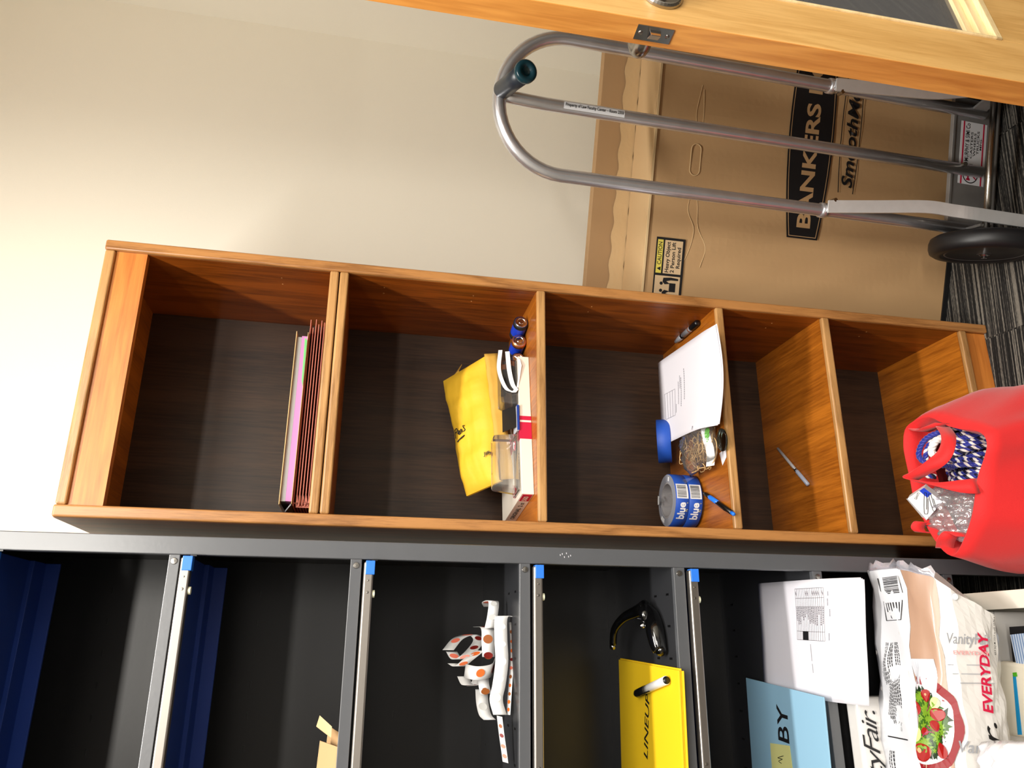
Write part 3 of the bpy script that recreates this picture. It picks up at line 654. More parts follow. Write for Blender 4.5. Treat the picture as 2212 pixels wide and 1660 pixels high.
# AA blister pack under the padded envelope
bp0 = onY(1072, 800, .150)
pk = thing('battery_pack', 'clear blister pack of black and copper batteries with a white hanger', 'battery pack', (bp0.x, .16, Z2+BT))
BLKB = mat('battery_black', srgb(18, 17, 18), .3)
zb = Z2+BT+.0008
for k in range(3):
    for lv in range(2):
        x = .405-.0; y0_ = .068+.017*k; 
        a = V((.385-.01*lv, y0_+.03, zb+.010+lv*.0165)); b = a+V((-.050, -.012, 0))
        o = MB().cyl(b, a, .0078, 18).build('cell_body', BLKB, pk, smooth=False)
        MB().cyl(a, a+V((.013, .003, 0)), .0078, 18).build('copper_end', COPPER, o)
cs_ = MB(); cs_.hexa([(.290, .070, zb), (.402, .088, zb), (.398, .150, zb), (.284, .135, zb), (.295, .078, zb+.036), (.400, .094, zb+.036), (.394, .140, zb+.036), (.290, .125, zb+.036)])
cs_.build('blister_shell', BLIST, pk, bevel=.004)
bc_ = MB(); bc_.slab([(.235, .064, zb+.006), (.288, .072, zb+.002), (.288, .120, zb+.026), (.235, .112, zb+.026)], (0, -.001, .001)); bc_.build('backing_card', INK, pk)
wh = MB()
wp = [onY(1081, 757, .09), onY(1078, 800, .085), onY(1092, 838, .075), onY(1110, 848, .07)]; wq = [onY(1096, 760, .085), onY(1100, 800, .08), onY(1107, 830, .074), onY(1115, 842, .07)]
wh.ribbon(spline([p for p in wp], 6), (0, .3, 1), .009); wh.ribbon(spline(wq, 6), (0, .4, 1), .010); wh.ribbon([wp[-1], wq[-1]], (0, .3, 1), .010)
wh.ribbon([onY(1112, 770, .085), onY(1122, 778, .08), onY(1125, 790, .075), onY(1118, 838, .072)], (0, .4, 1), .004)
wh.build('hanger_tab', mat('white_plastic', srgb(232, 232, 232), .35), pk, solid=.0014, smooth=False, label='white plastic hanger')
# blue and white booklet tucked under
bk = MB(); q = [onY(1127, 870, .09), onY(1130, 905, .085), onY(1106, 960, .10), onY(1098, 940, .14)]
bk.slab([(.226, .052, zb+.001), (.285, .060, zb+.001), (.282, .1, zb+.001), (.224, .095, zb+.001)], (0, 0, .004)); o = bk.build('booklet', mat('slate_white', srgb(196, 202, 214), .4)); tag(o, 'small pale booklet with dark blue spine on the flat white box', 'booklet')
MB().slab([(.226, .0515, zb+.0008), (.285, .0595, zb+.0008), (.285, .063, zb+.0008), (.226, .055, zb+.0008)], (0, 0, .0045)).build('spine', NAVY, o)
# clear clamshell at the left
cl = thing('clear_clamshell', 'empty clear plastic clamshell box beneath the padded envelope', 'plastic box', (.13, .12, zb))
k_ = MB(); k_.hexa([(.097, .045, zb+.001), (.222, .064, zb+.001), (.215, .112, zb+.001), (.090, .094, zb+.001), (.102, .053, zb+.055), (.218, .070, zb+.055), (.212, .106, zb+.055), (.096, .090, zb+.055)])
k_.build('shell', BLIST, cl, bevel=.005)
MB().tube([(.094, .042, zb+.003), (.225, .061, zb+.003), (.218, .115, zb+.003), (.087, .096, zb+.003)], .0022, 6, closed=True).build('shell_rim', BLIST, cl)
CRO = mat('crimson_scroll', srgb(190, 30, 70), .5)
for (a, w_) in (((.100, .100), .030), ((.205, .105), .028)):
    s_ = MB(); s_.tube(spline([(a[0]+w_*.5*cs(t)*(1-t/14), a[1]+w_*.6*sn(t)*(1-t/14), zb+.0006) for t in [k*.6 for k in range(18)]], 3), .0016, 6); s_.build('scroll_ornament', CRO, cx)
# padded envelope, tilted on top of the pile
eM = frame(onY(1085, 1040, .115), onY(1052, 770, .160)-onY(1085, 1040, .115), onY(1012, 1058, .205)-onY(1085, 1040, .115))
EL = (onY(1052, 770, .160)-onY(1085, 1040, .115)).length; EH = .112
en = thing('padded_envelope', 'yellow padded envelope with a handwritten word, propped on the second shelf clutter', 'envelope', M=eM)
NX, NY = 30, 14; Pt = []; Pb = []
for i in range(NX+1):
    u = i/NX; rt, rb = [], []
    for j in range(NY+1):
        v = j/NY; e = (min(1, 5*u, 5*(1-u)))**.5*(min(1, 4*v, 4*(1-v)))**.5 if 0 < u < 1 and 0 < v < 1 else 0
        x = u*EL; y = v*(EH+.040*u)+.004*sn(u*9); th = .024*e
        wr_ = .0022*sn(u*26+v*5)*e+.0016*sn(v*31+u*9)*e+.001*sn(u*57)*e
        rt.append((x, y, .004+th+wr_)); rb.append((x, y, -.002-th*.9))
    Pt.append(rt); Pb.append(rb)
e_ = MB(eM); e_.grid(Pt); e_.grid(Pb); 
for A, B in ((Pt[0], Pb[0]), (Pt[-1], Pb[-1])): e_.grid([A, B])
e_.grid([[r[0] for r in Pt], [r[0] for r in Pb]]); e_.grid([[r[-1] for r in Pt], [r[-1] for r in Pb]])
e_.build('padded_body', KRAFTY, en, smooth=True)
KD = mat('kraft_flap', srgb(206, 160, 66), .65, bump=.4, bscale=60)
fl_ = MB(eM); fl_.grid([[(EL*u, -.004-.020*v+.001*sn(u*40), .012-.024*v) for v in (0, .33, .66, 1)] for u in [k/30 for k in range(31)]]); fl_.build('folded_bottom', KD, en, solid=.004, smooth=True, label='darker folded bottom strip')
fl2 = MB(eM); fl2.grid([[(EL*.93+.050*v*(1-u*.4), EH*(.80+.32*u)+.012*v, .004+.010*sn(v*3)-.02*v) for v in (0, .5, 1)] for u in (0, .33, .66, 1)]); fl2.build('open_flap_corner', KD, en, solid=.0015)
hM = eM @ Matrix.Translation(V((EL*.46, EH*.90, .0315))) @ Matrix.Rotation(-1.48, 4, 'Z') @ Matrix.Scale(.85, 4)
pe = MB()
ww = .0011
strokes(pe, hM, [[(0, -.014), (.001, 0), (.003, .012)], [(.001, .010), (.009, .013), (.010, .005), (.003, .001)], [(.013, -.006), (.018, .000), (.014, .003), (.012, -.004), (.016, -.009), (.020, -.006)], [(.022, -.009), (.023, .002), (.027, .001), (.028, -.008)], [(.040, .007), (.034, .008), (.037, .000), (.040, -.006), (.033, -.008)]], ww)
strokes(pe, hM, [[(.004, -.026), (.018, -.022), (.034, -.020)]], .0014)
pe.build('handwriting', INK, en)
text('print_lettering', 'Jiffy', eM @ V((EL*.20, .022, .026)), eM @ V((EL*.20, .002, .020)), eM.to_3x3() @ V((1, 0, 0)), .008, INK, en, bold=.02)

# ------------------------------------------------------------------ third shelf
Z3 = ZS[2]+.0003
# permanent marker, silver barrel, black cap
m0, m1 = onZ(1507, 697, Z3+.009), onZ(1432, 764, Z3+.008)
mk = thing('permanent_marker', 'silver marker pen with black cap behind the white sheets', 'marker', ((m0.x+m1.x)/2, (m0.y+m1.y)/2, Z3))
dm_ = (m1-m0).normalized(); ml = .135
m1 = m0+dm_*ml
SILV = mat('silver_plastic', srgb(172, 176, 184), .3, .5)
MB().lathe([(.0001, 0), (.0065, 0), (.0078, .003), (.0082, .030), (.0078, .036), (.0001, .036)], 20, m0, dm_).build('cap', BLACK, mk, smooth=True)
MB().lathe([(.0055, .034), (.0072, .036), (.0075, .085), (.0001, .085)], 20, m0, dm_).build('barrel', SILV, mk, smooth=True)
MB().lathe([(.0078, .044), (.0079, .0445), (.0079, .047), (.0077, .0475)], 20, m0, dm_).build('gold_ring', COPPER, mk)
MB().lathe([(.0001, .083), (.0076, .083), (.0076, .093), (.0001, .093)], 20, m0, dm_).build('dark_band', BLACK, mk, smooth=True)
MB().lathe([(.0070, .092), (.0070, .112), (.0045, ml-.002), (.0001, ml)], 20, m0, dm_).build('tail', SILV, mk, smooth=True)
# sheets, draped over the bag and pen
def sheet(name, corners, sag, m, z_extra=0, n=14, solid=.0003, parent=None, fn=None):
    a, b, c, d = [V(q) for q in corners]        # a->b one edge, d->c the far edge
    P = []
    for i in range(n+1):
        u = i/n; row = []
        for j in range(n+1):
            v = j/n; p = (a*(1-u)+b*u)*(1-v)+(d*(1-u)+c*u)*v
            row.append(p+V((0, 0, sag(u, v)+z_extra)))
        P.append(row)
    return MB().grid(P).build(name, m, parent, smooth=True, solid=solid)
sh = [onZ(1541, 702, Z3+.052), onZ(1536, 918, Z3+.052), onZ(1428, 962, Z3+.062), onZ(1421, 785, Z3+.062)]
sg1 = lambda u, v: -.012*sn(3.14*u)*(1-v)+.004*sn(v*5)*u-.016*max(0, .16-v)/.16*(.3+.7*u)
pa1 = sheet('paper_sheet', [p+V((.002, -.003, -.0025)) for p in sh], sg1, PAPER); tag(pa1, 'white sheet under the printed one, its corner peeking out at the right, third shelf', 'paper')
pa2 = sheet('paper_sheet', sh, sg1, PAPER); tag(pa2, 'printed white sheet draped over the clutter on the third shelf', 'paper')
def on_sheet(sh, sag, u, v, l=.0006):
    a, b, c, d = sh; return (a*(1-u)+b*u)*(1-v)+(d*(1-u)+c*u)*v+V((0, 0, sag(u, v)+l))
pr = MB()
GR = mat('grey_print', srgb(96, 94, 104), .7)
for i, (u0, u1, v) in enumerate([(.25, .60, .52), (.33, .66, .58), (.36, .62, .63), (.60, .70, .68), (.30, .45, .60)]):
    for k in range(14):
        a = u0+(u1-u0)*k/14; b = a+(u1-u0)/14*.7
        pr.poly([on_sheet(sh, sg1, a, v), on_sheet(sh, sg1, b, v), on_sheet(sh, sg1, b, v+.008), on_sheet(sh, sg1, a, v+.008)])
for k in range(5):
    v = .70+.05*k; pr.poly([on_sheet(sh, sg1, .42, v), on_sheet(sh, sg1, .72, v), on_sheet(sh, sg1, .72, v+.003), on_sheet(sh, sg1, .42, v+.003)])
for k in range(2):
    u = .42+.30*k; pr.poly([on_sheet(sh, sg1, u, .70), on_sheet(sh, sg1, u+.003, .70), on_sheet(sh, sg1, u+.003, .90), on_sheet(sh, sg1, u, .90)])
pr.build('print', GR, pa2)
# masking tapes
TAPEB = mat('painter_tape_blue', srgb(28, 78, 176), .55, bump=.1, bscale=400); TSIDE = mat('tape_side_blue', srgb(60, 92, 150), .5); TWH = mat('tape_wrap', srgb(226, 228, 230), .35)
def tape(name, c, ax, ro, ri, h, lab, wrapper=False):
    c = V(c); ax = V(ax).normalized()
    o = MB().lathe([(ri+.004, 0), (ro, 0), (ro, h), (ri+.004, h), (ri+.004, 0)], 64, c, ax, True).build(name, TAPEB)
    for p in o.data.polygons: p.use_smooth = True
    md = o.modifiers.new('b', 'BEVEL'); md.width = .0006; md.limit_method = 'ANGLE'
    tag(o, lab, 'tape', None)
    MB().lathe([(ri, -.0003), (ri+.0045, -.0003), (ri+.0045, h+.0003), (ri, h+.0003), (ri, -.0003)], 48, c, ax, True).build('core', mat('card_core', srgb(150, 148, 150), .7), o, smooth=False)
    return o
tb = onY(1405, 958, .235); axb = V((0, sn(.42), cs(.42)))
t0 = tape('painters_tape', V((.268, .218, .775)), axb, .054, .036, .033, 'roll of blue tape tilted up behind the rubber bands, half hidden by the white sheets')
axs = V((.02, .06, 1)).normalized()
cT = V((.113, .190, Z3+.0035)); HT = .0315; RO = .062
tl = tape('painters_tape', cT, axs, RO, .039, HT, 'lower blue tape roll of the wrapped pair at the left of the third shelf')
tu = tape('painters_tape', cT+axs*(HT+.0006), axs, RO, .039, HT, 'upper blue tape roll of the wrapped pair at the left of the third shelf')
ring = MB().lathe([(.043, HT+.0004), (RO-.001, HT+.0004), (RO-.001, HT+.0009), (.043, HT+.0009), (.043, HT+.0004)], 64, cT+axs*(HT+.0006), axs, True).build('wrapper_ring', mat('grey_wrapper', srgb(150, 154, 166), .3, coat=.5), tu)
sw_ = MB()
for k in range(5):
    a0 = 1.2+k*1.1; sw_.rings([[cT+axs*(2*HT+.0018)+V((r*cs(a), r*sn(a), 0)) for r in (.046, .056)] for a in [a0+q*.08 for q in range(6)]], cap=False)
sw_.build('wrapper_panel', TWH, tu)
def arc_label(par, c, r, a0, a1, z0, z1, m, name, n=10):
    x = V((1, 0, 0)); y = axs.cross(x).normalized(); x = y.cross(axs)
    g = MB(); g.grid([[c+axs*z+(x*cs(a)+y*sn(a))*r for z in (z0, z1)] for a in [a0+(a1-a0)*k/n for k in range(n+1)]]); return g.build(name, m, par)
def on_tape(c, r, a, z):
    x = V((1, 0, 0)); y = axs.cross(x).normalized(); x = y.cross(axs); return c+axs*z+(x*cs(a)+y*sn(a))*r
for par, c in ((tl, cT), (tu, cT+axs*(HT+.0006))):
    arc_label(par, c, RO+.0003, -1.66, -1.08, .002, HT-.002, TWH, 'barcode_label')
    g = MB(); a = -1.62
    while a < -1.14:
        w_ = random.choice((.008, .014, .022)); g.grid([[on_tape(c, RO+.0006, b, z) for z in (.006, HT-.004)] for b in (a, a+w_)]); a += w_+random.choice((.010, .016))
    g.build('barcode', INK, par)
    am = -1.75
    o_ = on_tape(c, RO+.0002, -2.48, .009); e_2 = on_tape(c, RO+.0002, -1.80, .009)
    nrm = (on_tape(c, RO+.004, -2.14, .009)-c-axs*.009).normalized()
    off = nrm*(RO-(( (o_+e_2)/2-c-axs*.009).length)+.0012)
    text('tape_lettering', 'blue', o_+off, e_2+off, axs, .017, TWH, par, bold=.03, lift=.0002, wave=lambda t: -.0006-.017*(2*t-1)**2*.22)
    text('tape_lettering', 'Painters', o_+off-axs*.006+(e_2-o_)*.5, e_2+off-axs*.006, axs, .0045, LABY, par, lift=.0002, wave=lambda t: -.0006-.004*t)
# rubber bands in a bag with a green leaf on its label
rbt = thing('rubber_band_bag', 'clear bag of tan rubber bands with a green leaf on its strip', 'bag', (.21, .09, Z3))
RB = mat('tan_rubber', srgb(206, 170, 116), .5)
rbm = MB()
for k in range(55):
    c0 = V((.215+random.gauss(0, .020), .088+random.gauss(0, .026), Z3+.020+random.uniform(-.014, .022)))
    a = random.uniform(0, 6.28); rx, ry = random.uniform(.012, .030), random.uniform(.006, .014); tl_ = random.uniform(-.5, .5)
    L = [c0+V((rx*cs(t)*cs(a)-ry*sn(t)*sn(a), rx*cs(t)*sn(a)+ry*sn(t)*cs(a), ry*sn(t*2+k)*tl_)) for t in [q*6.283/18 for q in range(18)]]
    for q in L: q.z = max(q.z, Z3+.003); q.x = min(max(q.x, .165), .268)
    rbm.tube(L, .0011, 5, closed=True)
o = rbm.build('rubber_bands', RB, rbt, smooth=True); o['kind'] = 'stuff'
def pillow(M, sx, sy, sz, m, name, parent, n=18, wob=.003, seed=1, smooth=True):
    random.seed(seed); ph = [random.uniform(0, 6) for _ in range(6)]; A, B = [], []
    for i in range(n+1):
        u = i/n*2-1; ra, rb = [], []
        for j in range(n+1):
            v = j/n*2-1; e = max(0, (1-u**4)*(1-v**4))**.6
            w = wob*(sn(7*u+ph[0])*sn(9*v+ph[1])+.6*sn(17*u+5*v+ph[2])+.4*sn(21*v-6*u+ph[3]))*min(1, e*2)
            x, y = u*sx*(1-.04*v*v), v*sy*(1-.05*u*u)
            ra.append((x, y, sz*e+w)); rb.append((x, y, -sz*e*.9+w*.5))
        A.append(ra); B.append(rb)
    g = MB(M); g.grid(A); g.grid(B); bmesh.ops.remove_doubles(g.b, verts=g.b.verts, dist=.0004)
    return g.build(name, m, parent, smooth=smooth)
pillow(rmat((.222, .080, Z3+.030), .15), .054, .070, .026, FILM, 'bag_film', rbt, wob=.004, seed=3)
tail = MB(); tail.grid([[(.155-.010*i, .125+.020*i+.014*j-.01, Z3+.030+.010*sn(i*1.3+j)+.004*j+.004*i) for j in range(5)] for i in range(6)]); tail.build('bag_tail', FILM, rbt, smooth=True)
ls = MB(); ls.grid([[(.285-.020*i, .030+.004*sn(i)+.016*j*(1), Z3+.034-.012*(1-j)+.003*sn(i)) for j in (0, .5, 1)] for i in range(7)]); LS = ls.build('bag_label', TWH, rbt, solid=.0005)
GLF = mat('leaf_green', srgb(84, 178, 34), .5); lf = MB()
for (x, y, r0) in ((.262, .030, .010), (.245, .034, .007), (.236, .038, .008), (.226, .040, .006)): lf.lathe([(.0001, 0), (r0, 0), (r0, .0004), (.0001, .0004)], 14, (x, y, Z3+.0285+.1*(y-.03)), (0, -.45, 1))
lf.build('leaf_print', GLF, LS)
# small smoky plastic lens by the bag
ln = MB(); ln.prism([(.012*cs(t)*(1.1), .026*sn(t)) for t in [k*6.283/28 for k in range(28)]], 0, .004)
for v_ in ln.b.verts: v_.co = V((v_.co.y+.216, v_.co.x+.000, v_.co.z+Z3+.006+(.35*(v_.co.x+.012))))
o = ln.build('plastic_lens', film('smoky_plastic', (.35, .42, .38, 1), .3), smooth=False, bevel=.001); tag(o, 'smoky oval plastic piece beside the rubber band bag', 'plastic piece')
tg = MB().poly([(.200, .008, Z3+.001), (.180, -.001+.01, Z3+.001), (.166, .030, Z3+.001), (.196, .040, Z3+.001)]).build('paper_scrap', PAPER, solid=.0004); tag(tg, 'small white paper scrap below the smoky plastic piece', 'paper')
# blue pen
def pen(name, a, b, lab, parts):
    a, b = V(a), V(b); d_ = (b-a).normalized(); t = thing(name, lab, 'pen', M=Matrix.Translation((a+b)/2-V((0, 0, .005))))
    for nm, m, prof in parts: MB().lathe(prof, 16, a, d_).build(nm, m, t, smooth=True)
    return t, a, d_
BP = mat('bright_blue_plastic', srgb(36, 120, 236), .35)
a, b = onZ(1517, 1063, Z3+.0055), onZ(1586, 1112, Z3+.0055); Lp = (b-a).length
t, a, d_ = pen('ballpoint_pen', a, b, 'bright blue and black ballpoint pen at the front edge of the third shelf', [
    ('tip', BLACK, [(.0001, 0), (.001, .001), (.0042, .018), (.0048, .040), (.0001, .040)]), ('grip', BP, [(.0046, .039), (.0054, .044), (.0052, .085), (.0001, .085)]),
    ('barrel', BLACK, [(.0050, .084), (.0053, .088), (.0048, Lp-.012), (.0001, Lp-.012)]), ('button', BP, [(.0042, Lp-.014), (.0040, Lp-.003), (.0030, Lp), (.0001, Lp)])])
MB().tube([a+d_*.085+V((.0, 0, .0065)), a+d_*(Lp-.03)+V((0, 0, .009)), a+d_*(Lp-.014)+V((0, 0, .006))], .0016, 8).build('clip', BLACK, t)
# fourth shelf: clear pen
Z4 = ZS[3]+.0003
a, b = onZ(1680, 969, Z4+.005), onZ(1746, 1048, Z4+.005); Lp = (b-a).length
FROST = mat('frosted_plastic', srgb(186, 184, 188), .3, trans=.3)
t, a, d_ = pen('clear_pen', a, b, 'clear capped pen lying alone on the fourth shelf', [
    ('barrel', FROST, [(.0001, 0), (.0036, .001), (.0038, Lp*.6), (.0001, Lp*.6)]), ('neck', BLACK, [(.0036, Lp*.59), (.0034, Lp*.64), (.0001, Lp*.64)]), ('cap', mat('frosted_blue', srgb(190, 200, 222), .3, trans=.3), [(.0044, Lp*.63), (.0050, Lp*.66), (.0048, Lp-.001), (.0001, Lp)])])
MB().tube([a+d_*Lp*.60+V((.003, .003, .0045)), a+d_*Lp*.68+V((.002, .002, .0048))], .0009, 6).build('clip', BLACK, t)
# ------------------------------------------------------------------ storage cabinet contents
# folded cardboard piece on the second shelf
ZC = [z for z, _ in SZ]
fc_ = thing('cardboard_offcut', 'folded piece of corrugated cardboard on the second cabinet shelf', 'cardboard', (-.40, -.04, ZC[1]+.0004))
cdk = MB(); cdl = MB()
ya = -.075
for (xr, zt, y0_, lean) in ((-.375, .029, ya, .012), (-.355, .017, ya+.024, .02)):
    zf = ZC[1]+.0006
    a, b, c, d = V((xr, y0_, zf)), V((-.62, y0_, zf)), V((-.62, y0_+.02, zf+zt+.012)), V((xr+.006, y0_+.02+lean, zf+zt))
    g = MB(); g.slab([a, b, c, d], (0, .0042, 0)); lf_ = g.build('panel', CARD, fc_)
    # fluted top edge
    g = MB(); n = 60; e0, e1 = d+V((0, .002, 0)), c+V((0, .002, 0)); 
    for k in range(n):
        p = e0+(e1-e0)*(k/n); q_ = e0+(e1-e0)*((k+1)/n)
        s_ = .0021*(1 if k % 2 else -1); g.tube([p+V((0, s_, .0004)), q_+V((0, -s_, .0004))], .0004, 4)
    g.tube([e0+V((0, .0022, .0004)), e1+V((0, .0022, .0004))], .0006, 4); g.tube([e0+V((0, -.0022, .0004)), e1+V((0, -.0022, .0004))], .0006, 4)
    g.build('fluted_edge', CARDE, lf_)
MB().slab([(-.362, ya+.004, ZC[1]+.012), (-.346, ya+.014, ZC[1]+.012), (-.330, ya+.034, ZC[1]+.034), (-.346, ya+.024, ZC[1]+.038)], (.001, -.003, 0)).build('torn_flap', CARDE, fc_)

# sticker strips on the third shelf
ZA = ZC[2]+.0005
STRIP = mat('strip_backing', srgb(222, 222, 222), .4); STK = [mat('sticker_maroon', srgb(120, 26, 20), .4), mat('sticker_orange', srgb(222, 104, 40), .4), mat('sticker_coral', srgb(238, 122, 98), .4), mat('sticker_brown', srgb(150, 84, 36), .4), mat('sticker_grey', srgb(196, 196, 194), .4)]
def strip(name, P, wd, w, lab, dots=1, n=8, seed=0, backs=False):
    random.seed(seed); Q = spline(P, n); nW = len(Q)
    if isinstance(wd, list):
        W_ = spline(wd, n); W_ = [q.normalized() for q in W_]
    else: W_ = [V(wd).normalized()]*nW
    o = MB().ribbon(Q, W_, w).build(name, STRIP, solid=.0004, smooth=True); tag(o, lab, 'sticker strip', None)
    d = 0; last = 0; k = 0
    for i in range(1, nW-1):
        d += (Q[i]-Q[i-1]).length
        if d-last > w*1.25:
            last = d; k += 1; t = (Q[i+1]-Q[i-1]).normalized(); nn = t.cross(W_[i]).normalized()
            for sd in (1, -1):
                if sd < 0 and not backs and True: mm = STK[4]
                else: mm = random.choice(STK[:4])
                g = MB(); rx, ry = w*random.uniform(.26, .36), w*random.uniform(.30, .42)
                g.poly([Q[i]+nn*(.0006*sd)+t*rx*cs(a)+W_[i]*ry*sn(a) for a in [q*6.2832/16 for q in range(16)]])
                g.build('sticker', mm, o)
    return o
# front loop: stands on its edge along the shelf front
Yf = -.045
A = [onY(1086, 1340, Yf), onY(1078, 1400, Yf-.01), onY(1083, 1455, Yf), onY(1069, 1510, Yf), onY(1088, 1550, Yf+.005)]
strip('sticker_strip', [onY(x, y, Y) for x, y, Y in ((1098, 1333, -.03), (1083, 1335, -.035), (1082, 1380, -.04), (1084, 1430, -.04), (1078, 1480, -.045), (1072, 1512, -.05), (1080, 1545, -.055))], (0, .25, 1), .024, 'bright white sticker strip forming a long loop along the front of the third cabinet shelf', seed=2)
strip('sticker_strip', [onY(x, y, Y) for x, y, Y in ((1103, 1345, -.02), (1106, 1400, -.03), (1104, 1450, -.035), (1101, 1500, -.045), (1098, 1545, -.055))], (0, .8, .5), .010, 'thin edge-on sticker strip behind the bright front loop', seed=3, backs=True)
strip('sticker_strip', [onY(x, y, Y) for x, y, Y in ((1079, 1548, -.05), (1084, 1590, -.055), (1089, 1625, -.06), (1092, 1648, -.065))], (.1, .5, .5), .012, 'narrow tail of sticker strip pointing down-left from the bright loop', seed=4, backs=True)
Yb = .09
strip('sticker_strip', [onY(x, y, Y) for x, y, Y in ((1056, 1312, .05), (1052, 1302, .03), (1066, 1300, .01), (1064, 1330, .0), (1058, 1358, .01))], (0, .15, 1), .020, 'short curled sticker strip at the right end of the tangle', seed=5)
strip('sticker_strip', [onY(x, y, Y) for x, y, Y in ((1035, 1355, .06), (1052, 1358, .02), (1054, 1390, .01), (1055, 1420, .02))], (0, .1, 1), .024, 'sticker strip with maroon spots bending down in the middle of the tangle', seed=6, backs=True)
strip('sticker_strip', [onY(x, y, Y) for x, y, Y in ((968, 1405, .04), (990, 1380, .06), (1020, 1372, .07), (1034, 1385, .05), (1010, 1415, .02), (988, 1425, .03), (975, 1408, .05))], (0, .35, 1), .022, 'looped sticker strip at the top of the tangle', seed=7, backs=True)
strip('sticker_strip', [onY(x, y, Y) for x, y, Y in ((978, 1434, .03), (992, 1440, .02), (1012, 1425, .015), (1036, 1406, .02))], (0, .2, 1), .020, 'slanting sticker strip crossing below the top loop', seed=8, backs=True)
strip('sticker_strip', [onY(x, y, Y) for x, y, Y in ((1004, 1450, .01), (1030, 1455, -.005), (1060, 1450, .0), (1068, 1436, .02))], (-1, 0, .12), .024, 'sticker strip running sideways across the tangle with orange spots', seed=9, backs=True)
strip('sticker_strip', [onY(x, y, Y) for x, y, Y in ((1000, 1462, .04), (1010, 1480, .03), (1028, 1478, .03), (1036, 1462, .03))], (0, .1, 1), .022, 'grey curled sticker strip at the lower left of the tangle', seed=10)
strip('sticker_strip', [onY(x, y, Y) for x, y, Y in ((1044, 1465, .02), (1046, 1485, .01), (1052, 1500, .015), (1064, 1492, .03))], (-.2, .1, 1), .020, 'small twisted sticker strip under the sideways one', seed=11, backs=True)
strip('sticker_strip', [onY(x, y, Y) for x, y, Y in ((1040, 1490, .03), (1042, 1520, .02), (1048, 1545, .02), (1058, 1556, .02))], (0, .1, 1), .023, 'plain end of sticker strip hanging at the bottom of the tangle', seed=12)

# hand-held hole punch on the fourth shelf
ZD = ZC[3]+.0005
hp = thing('hole_punch', 'shiny black handheld punch with a curved arm on the fourth cabinet shelf', 'hole punch', (-.17, .02, ZD))
GL = mat('gloss_black', srgb(8, 8, 9), .12, coat=.6)
arm = spline([onY(1324, 1392, .10), onY(1328, 1360, .08), onY(1348, 1335, .05), onY(1375, 1322, .02), onY(1396, 1312, -.005)], 6)
nA = len(arm); MB().tube(arm, [.0075+.004*(i/nA)**2*2 for i in range(nA)], 12).build('curved_arm', GL, hp, smooth=True)
MB().lathe([(.0001, 0), (.006, 0), (.007, .004), (.006, .010), (.0001, .011)], 16, arm[0], arm[0]-arm[1]).build('arm_tip', CHROME, hp, smooth=True)
hd_ = spline([onY(1392, 1308, -.0), onY(1412, 1335, -.02), onY(1428, 1362, -.035), onY(1428, 1400, -.045), onY(1425, 1413, -.05)], 6); nA = len(hd_)
rr_ = [.006+.012*sn(3.1*(i+1)/(nA+1)) for i in range(nA)]
lo_ = [max(q.z, ZD+r_+.0005) for q, r_ in zip(hd_, rr_)]; hd_ = [V((q.x, q.y, z)) for q, z in zip(hd_, lo_)]
MB().tube(hd_, rr_, 14).build('handle', GL, hp, smooth=True)
MB().tube([onY(1392, 1308, 0), onY(1390, 1325, -.01), onY(1398, 1342, -.02)], [.012, .011, .008], 12).build('jaw', GL, hp, smooth=True)
MB().tube(spline([onY(1374, 1336, .0), onY(1390, 1340, -.012), onY(1402, 1356, -.025), onY(1415, 1385, -.04)], 5), .0016, 8).build('spring_wire', CHROME, hp, smooth=True)
MB().lathe([(.0001, -.008), (.0045, -.007), (.0055, 0), (.0045, .007), (.0001, .008)], 16, onY(1390, 1352, -.012)).build('rivet', CHROME, hp, smooth=True)

# yellow folders
def card(P, th, nm, m, lab, cat, group=None, wob=0):
    P = [V(q) for q in P]; o = MB().slab(P, (0, 0, th)).build(nm, m, bevel=.0004); tag(o, lab, cat, group); return o
yz = ZD+.0006
yq = [(-.243, .205), (-.256, -.119), (-.565, -.106), (-.552, .218)]
for k in range(3):
    dxx = (.0, .004, .001)[k]; dyy = (-.002, .001, .0)[k]
    o = card([(x+dxx, y+dyy-(.001*k), yz+.0040*k) for x, y in yq], .0034, 'yellow_folder', YEL, ('bottom yellow folder of the stack on the fourth cabinet shelf', 'middle yellow folder of the stack on the fourth cabinet shelf', 'top yellow folder marked in black capitals on the fourth cabinet shelf')[k], 'folder')
ytop = yz+.0114
text('folder_lettering', 'LINEUP', onZ(1399, 1642, ytop), onZ(1403, 1502, ytop), (0, 1, 0), .020, INK, o, shear=.12, bold=.014, lift=.0003)
# dry-erase marker lying on them
q0, q1 = onZ(1374, 1500, ytop+.009), onZ(1440, 1470, ytop+.009)
dmk = thing('dry_erase_marker', 'white marker with a black cap lying on the yellow folders', 'marker', ((q0.x+q1.x)/2, (q0.y+q1.y)/2, ytop))
dd = (q1-q0).normalized(); LL = (q1-q0).length
WP = mat('white_barrel', srgb(238, 238, 236), .35)
MB().lathe([(.0001, 0), (.0055, 0), (.0080, .008), (.0082, LL*.34), (.0001, LL*.34)], 20, q0, dd).build('cap', BLACK, dmk, smooth=True)
MB().lathe([(.0001, LL*.33), (.0078, LL*.33), (.0080, LL-.003), (.0074, LL-.002), (.0001, LL-.002)], 20, q0, dd).build('barrel', WP, dmk, smooth=True)
MB().lathe([(.0001, LL-.003), (.0070, LL-.003), (.0068, LL), (.0001, LL)], 20, q0, dd).build('end_plug', BLACK, dmk, smooth=True)
MB().tube([q0+dd*LL*.2+V((.002, 0, -.0)), q0+dd*LL*.2+V((-.006, -.004, .004)), q0+dd*LL*.5+V((-.006, -.004, .004))], .0016, 8).build('clip', BLACK, dmk)

